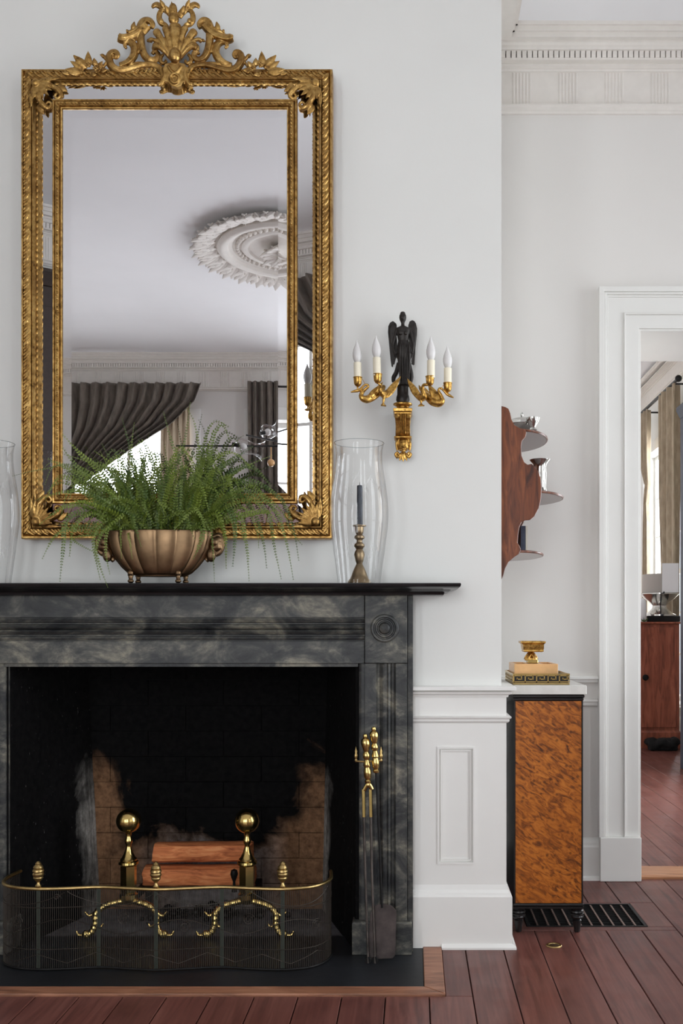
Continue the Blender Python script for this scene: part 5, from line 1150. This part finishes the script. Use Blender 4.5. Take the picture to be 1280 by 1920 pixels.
# ---------------------------------------------------------------- ceiling medallion and chandelier
mx_, my_ = -.85, -.03
md = thing('ceiling_medallion', (mx_, my_, CEIL), 'large round plaster ceiling medallion with leaves and beads, seen in the mirror', 'ceiling medallion')
dn = lambda r, h: (r, -h)
L3 = lambda pr: MB().lathe([(r, CEIL-h) for r, h in pr], (mx_, my_, 0), 72)
part('back_plate', L3([(.60, 0), (.60, .012), (.55, .02), (.50, .02), (.001, .02)]), M['plaster'], md)
part('ring_mould', MB().lathe([(.52, CEIL-.012), (.535, CEIL-.045), (.515, CEIL-.062), (.49, CEIL-.066), (.465, CEIL-.055), (.455, CEIL-.035), (.43, CEIL-.03), (.425, CEIL-.012)], (mx_, my_, 0), 72), M['plaster'], md)
part('inner_ring', L3([(.36, .012), (.365, .035), (.345, .045), (.32, .04), (.31, .025), (.001, .025)]), M['plaster'], md)
bead = to_mesh('bead', MB().ball((0, 0, 0), .017, n=10, m=6)); bead.materials.append(M['plaster'])
for k in range(52): a = 2*PI*k/52; place_copy('bead', bead, None, (mx_+.395*math.cos(a), my_+.395*math.sin(a), CEIL-.032), (0, 0, 0), md)
def leafmesh(n, L, wd, lift, seed):
    b = MB(); rn = random.Random(seed)
    for k in range(-2, 3): b.petal((0, 0, 0), (L*math.cos(k*.42)*(1-.1*abs(k)), L*math.sin(k*.42)*.8, -lift*(1-.2*abs(k))), wd*.8, (0, 0, -1), .25, .6, 7, 7, sharp=1.1)
    for q in range(12):                        # ruffled lobes along the leaf
        t_ = rn.uniform(.15, .95); y_ = rn.uniform(-.45, .45)*wd*1.3; c_ = Vector((L*t_, y_, -lift*t_-.008)); an = rn.uniform(0, 2*PI)
        b.petal(c_, c_+Vector((.03*math.cos(an), .03*math.sin(an), -.018)), .024, (0, 0, -1), .2, .5, 6, 5)
    me = to_mesh(n, b); me.materials.append(M['plaster']); return me
lf = leafmesh('acanthus_leaf', .18, .10, .02, 4); li = leafmesh('rosette_leaf', .20, .09, .03, 6)
for k in range(30): a = 2*PI*k/30; place_copy('acanthus_leaf', lf, None, (mx_+.545*math.cos(a), my_+.545*math.sin(a), CEIL-.02), (0, 0, a), md)
for k in range(9): a = 2*PI*k/9; place_copy('rosette_leaf', li, None, (mx_+.05*math.cos(a), my_+.05*math.sin(a), CEIL-.03), (0, 0, a), md)
for k in range(7): a = 2*PI*k/7+.3; place_copy('rosette_leaf', li, None, (mx_+.02*math.cos(a), my_+.02*math.sin(a), CEIL-.055), (0, 0, a), md, (.6, .6, 1))
ch = thing('chandelier', (mx_, my_, 2.44), 'modern branching chandelier of black rods and clear glass shades, seen in the mirror', 'chandelier')
part('stem', MB().tube([(mx_, my_, CEIL-.06), (mx_, my_, 2.44)], .008, 10), M['rod_black'], ch); part('canopy', MB().lathe([(.06, CEIL-.11), (.07, CEIL-.10), (.07, CEIL-.085), (.02, CEIL-.08)], (mx_, my_, 0), 24), M['rod_black'], ch); part('hub', MB().ball((mx_, my_, 2.44), .035), M['rod_black'], ch)
def V_(px, py, Yr): return W(px, py, 2*MY-Yr)-Vector((0, 2*MY-2*Yr, 0))
def mirrored(px, py, Yr):
    p = W(px, py, 2*MY-Yr); return Vector((p.x, Yr, p.z))
arms = [(mirrored(330, 836, .12), .008), (mirrored(462, 816, -.35), .008), (mirrored(700, 840, .1), .008), (mirrored(640, 800, -.4), .008)]
for q, (e_, r) in enumerate(arms):
    part('arm', MB().tube([(mx_, my_, 2.44+.012*q), e_], r*.8, 8), M['rod_black'], ch)
shades = [(mirrored(440, 834, .05), mirrored(494, 846, .0)), (mirrored(492, 812, -.30), mirrored(524, 806, -.36)), (mirrored(640, 838, .1), mirrored(690, 850, .1))]
for p, q in shades:
    ax = q-p; L = ax.length; part('glass_shade', MB().lathe([(.012, 0), (.05, .05*L), (.062, .2*L), (.05, .45*L), (.04, .65*L), (.05, .85*L), (.075, L)], p, 24, axis=ax, closed_ends=False), M['glass'], ch); part('socket', MB().lathe([(.014, -.02), (.014, .03), (.001, .03)], p, 12, axis=ax), M['rod_black'], ch); part('lamp_bulb', MB().ball(p+ax*.3, .026), M['bulb'], ch)
p = mirrored(508, 868, -.2); part('drop_bulb', MB().ball(p, .028).tube([p, p+Vector((0, 0, .12))], .004, 6), M['onyx'], ch)

# ---------------------------------------------------------------- curtains (fn: along the wall, into the room, up)
def curtain(name, fn, spine, m, label, cat='curtain', folds=9, amp=.035, group=None, nv=30, nu=110, off=.13):
    # spine: list of (z, u_left, u_right) rows from top to bottom
    vs = []; fs = []; tot = len(spine)-1
    for j in range(nv+1):
        x = j/nv*tot; i = min(int(x), tot-1); t_ = x-i; t_ = t_*t_*(3-2*t_)
        zl, ul, zr, ur = [spine[i][q]+(spine[i+1][q]-spine[i][q])*t_ for q in range(4)]
        w0 = abs(ur-ul); a_ = amp*min(1, .45+.6*w0)
        for k in range(nu+1):
            s_ = k/nu; ph = folds*2*PI*s_+.8*math.sin(7*s_)+.35*math.sin(x*2+3*s_)
            vs.append((ul+(ur-ul)*s_, off+a_*math.sin(ph)+.4*a_*math.sin(2.3*ph+1), zl+(zr-zl)*s_))
    n = nu+1
    for j in range(nv):
        for k in range(nu): fs.append((j*n+k, j*n+k+1, (j+1)*n+k+1, (j+1)*n+k))
    o = part(name, MB(fn).add(vs, fs), m, None, ang=80)
    s = o.modifiers.new('t', 'SOLIDIFY'); s.thickness = .004
    return tag(o, label, cat, group)
# rows: (z at left edge, u left, z at right edge, u right)
zc = 3.555
curtain('curtain', fo, [(zc, -3.60, zc, -2.08), (3.36, -3.59, 3.38, -2.15), (3.10, -3.58, 3.155, -2.37), (2.86, -3.57, 2.89, -2.79), (2.68, -3.56, 2.68, -3.10), (2.5, -3.56, 2.48, -3.36), (2.3, -3.58, 2.3, -3.32), (1.2, -3.62, 1.2, -3.28), (.03, -3.62, .03, -3.28)], M['velvet'], 'dark taupe curtain swept aside to the left, reflected in the mirror', folds=13, amp=.030, off=.16)
curtain('curtain', fo, [(3.50, -2.50, 3.50, -2.22), (.03, -2.52, .03, -2.20)], M['sheer'], 'beige under curtain hanging straight beside the draped one, in the mirror', folds=5, amp=.016, off=.075)
curtain('curtain', fo, [(zc+.02, -1.63, zc+.02, -1.24), (2.5, -1.62, 2.5, -1.24), (.03, -1.63, .03, -1.22)], M['velvet'], 'dark taupe curtain hanging straight beside the lamp glass, in the mirror', folds=6, amp=.035, off=.13)
for i, (a, b) in enumerate(WIN_OPP): 
    o = part('curtain_rod', MB(fo).tube([(a-.06, .075, zc-.03), (b+.10, .075, zc-.03)], .010, 10), M['rod_black'], None); tag(o, ('thin black curtain rod above the draped curtain', 'thin black curtain rod above the straight dark curtain')[i], 'curtain rod')
(wy0, wy1) = WIN_R[0]
curtain('curtain', fr, [(zc, wy1+.20, zc, wy0-.02), (3.3, wy1+.2, 3.3, wy0+.25), (2.9, wy1+.2, 2.95, wy1-.3), (2.5, wy1+.2, 2.5, wy1+.02), (1.2, wy1+.2, 1.2, wy1-.02), (.03, wy1+.2, .03, wy1-.02)], M['velvet'], 'dark curtain swept beside the bright window, in the narrow right mirror strip', folds=11, amp=.03, off=.15)
o = part('curtain_rod', MB(fr).tube([(wy0, .08, zc-.03), (wy1+.15, .08, zc-.03)], .010, 10), M['rod_black'], None); tag(o, 'thin black curtain rod on the right wall of the fireplace room', 'curtain rod')
# dark tall cupboard on the left wall, seen in the left mirror strip
tc = thing('tall_cupboard', (LEFT+.2, 2.2, 0), 'tall dark brown cupboard reflected in the narrow left mirror strip', 'cupboard')
part('carcass', MB().box(LEFT+.03, LEFT+.40, 1.5, 2.9, 0.0005, 3.25), M['dark_screen'], tc, smooth=False, bevel=.004)
for y0 in (1.54, 2.21): dr = part('cupboard_door', walled(MB(), 'X', LEFT+.401, .02, y0, y0+.65, .12, 3.12, [(y0+.08, y0+.57, .25, 1.5), (y0+.08, y0+.57, 1.65, 3.0)]), M['dark_screen'], tc, smooth=False, bevel=.003)
part('cornice_top', MB().stack([(LEFT+.03, LEFT+.41, 1.49, 2.91, 3.2505), (LEFT+.03, LEFT+.46, 1.44, 2.96, 3.32), (LEFT+.03, LEFT+.46, 1.44, 2.96, 3.34)]), M['dark_screen'], tc, smooth=False)

# ---------------------------------------------------------------- beyond the doorway
QY = 9.52
cx_ = thing('wooden_chest', (2.2, QY, 0), 'reddish wooden cupboard with round knob seen through the doorway', 'cupboard')
q0, q1 = 1.72, X(1273, QY); zq = Z(1166, QY)
part('carcass', MB().box(q0, q1, QY, QY+.55, .13, zq-.02), M['chest_wood'], cx_, smooth=False, bevel=.004); part('plinth', MB().stack([(q0-.02, q1+.01, QY-.02, QY+.55, 0.0005), (q0-.02, q1+.01, QY-.02, QY+.55, .15), (q0, q1, QY-.001, QY+.55, .17)]), M['chest_wood'], cx_, smooth=False); part('top', MB().box(q0-.03, q1+.015, QY-.025, QY+.57, zq-.0195, zq), M['chest_wood'], cx_, smooth=False, bevel=.006)
dr = part('door_panel', MB().box(q0+.03, q1-.03, QY-.012, QY-.0005, .20, zq-.05), M['chest_wood'], cx_, smooth=False, bevel=.003); kp = W(1208, 1270, QY); part('knob', MB().lathe([(.010, 0), (.012, .012), (.028, .020), (.030, .028), (.022, .036), (.001, .038)], (kp.x, QY-.0125, kp.z), 20, axis=(0, -1, 0)), M['iron'], dr)
lx = X(1236, QY+.25); ly = QY+.25; kk = ly/F; lz = zq+.001
o = part('black_stand', MB().box(lx-31*kk, lx+31*kk, ly-.16, ly+.16, lz, lz+.058), M['ebony'], None, smooth=False, bevel=.006); tag(o, 'low black stand under the silver bowl on the wooden cupboard', 'stand')
sb = thing('silver_bowl', (lx, ly, lz+.06), 'flared silver pedestal bowl with grey liner on the wooden cupboard', 'bowl')
part('bowl', MB().lathe([(30*kk, 0), (30*kk, .014), (24*kk, .03), (15*kk, .07), (13*kk, .10), (18*kk, .13), (28*kk, .17), (34*kk, .205), (36*kk, .212), (36*kk, .22), (33*kk, .22), (24*kk, .17), (1*kk, .14)], (lx, ly, lz+.0585), 32), M['silver'], sb); 
part('drum_liner', MB().lathe([(30*kk, .19), (31.5*kk, .225), (31.5*kk, .405), (30*kk, .405), (29*kk, .22)], (lx, ly, lz+.0585), 32), M['shade_grey'], sb); part('small_knob', MB().ball((lx, ly-31.8*kk, lz+.285), .010), M['iron'], sb)
cy_ = ly-.172; zr = lz+.0585+.2235
o = part('white_card', MB().box(X(1241, cy_), X(1272, cy_), cy_, cy_+.004, zr, Z(1056, cy_)), M['paper'], None, smooth=False); tag(o, 'white card propped on the rim of the silver bowl', 'card')
o = part('white_jar', MB().lathe([(.040, 0), (.045, .01), (.047, .16), (.040, .20), (.022, .225), (.001, .23)], (X(1203, QY+.06), QY+.07, zq+.001), 24), M['paper'], None); tag(o, 'white rounded jar left of the silver bowl behind the door casing', 'jar')
part_leaf = MB(); rn = random.Random(3); lp = Vector((X(1208, QY+.0), QY+.02, zq+.002))
for k in range(16): a = rn.uniform(0, 2*PI); part_leaf.petal(lp, lp+Vector((.05*math.cos(a), .02*math.sin(a), rn.uniform(.01, .05))), .016, (0, -.6, 1), .1, .1, 6, 5)
o = link('leaf_sprig', fuse(part_leaf, .0022), M['fern_leaf'], None); tag(o, 'little green sprig at the front of the wooden cupboard top', 'sprig')
b = MB(); rn = random.Random(9)
for k in range(60): b.ball((rn.uniform(X(1217, QY-.16), X(1266, QY-.16)), QY-.16+rn.uniform(-.06, .06), rn.uniform(.04, .10)), rn.uniform(.025, .045), None, rn.uniform(.02, .035), 8, 6)
b.box(X(1216, QY-.16), X(1268, QY-.16), QY-.22, QY-.10, .001, .06)
o = link('fur_bundle', fuse(b, .012), M['black_fur'], None); tag(o, 'black furry bundle on the floor against the wooden cupboard', 'bundle')
NY = 7.9; nv_ = thing('navy_cupboard', (X(1276, NY)+.2, NY, 0), 'tall dark navy cupboard at the right edge of the doorway view', 'cupboard')
NY = 7.75; nx0 = X(1272, NY+.42)
part('carcass', MB().box(nx0+.012, NEXTR-.03, NY+.012, NY+.42, .0005, 2.86), M['navy'], nv_, smooth=False, bevel=.006); part('plinth', MB().box(nx0, NEXTR-.03, NY, NY+.011, .0005, .13), M['navy'], nv_, smooth=False); part('cornice_top', MB().stack([(nx0+.01, NEXTR-.03, NY+.01, NY+.42, 2.8605), (nx0-.02, NEXTR-.03, NY-.02, NY+.42, 2.92), (nx0-.02, NEXTR-.03, NY-.02, NY+.42, 2.95)]), M['navy'], nv_, smooth=False)
part('cupboard_door', MB().box(nx0+.03, NEXTR-.05, NY, NY+.0115, .16, 2.80), M['navy'], nv_, smooth=False, bevel=.004)
RX = 2.62; rz0 = Z(713, 9.95); rod_d = NEXTR-RX
o = part('curtain_rod', MB().tube([(RX, 9.9, rz0), (RX, 11.6, rz0)], .018, 10).tube([(RX, 10.1, rz0), (NEXTR-.001, 10.1, rz0)], .010, 8).tube([(RX, 11.45, rz0), (NEXTR-.001, 11.45, rz0)], .010, 8).ball((RX, 9.88, rz0), .035).ball((RX, 11.62, rz0), .035), M['rod_black'], None); tag(o, 'black curtain rod above the window seen through the doorway', 'curtain rod')
curtain('curtain', fnx, [(rz0-.03, 9.93, rz0-.03, 10.62), (2.6, 9.92, 2.6, 10.6), (1.7, 9.95, 1.7, 10.5), (.03, 9.95, .03, 10.48)], M['linen'], 'taupe linen curtain nearer to the doorway, beside the bright window', folds=4, amp=.05, off=rod_d)
curtain('curtain', fnx, [(rz0-.03, 11.12, rz0-.03, 11.55), (3.0, 11.12, 3.0, 11.5), (2.75, 11.12, 2.75, 11.25), (2.55, 11.20, 2.55, 11.30), (2.35, 11.14, 2.35, 11.34), (.03, 11.10, .03, 11.45)], M['linen'], 'taupe linen curtain farther from the doorway, tied back beside the bright window', folds=4, amp=.04, off=rod_d)
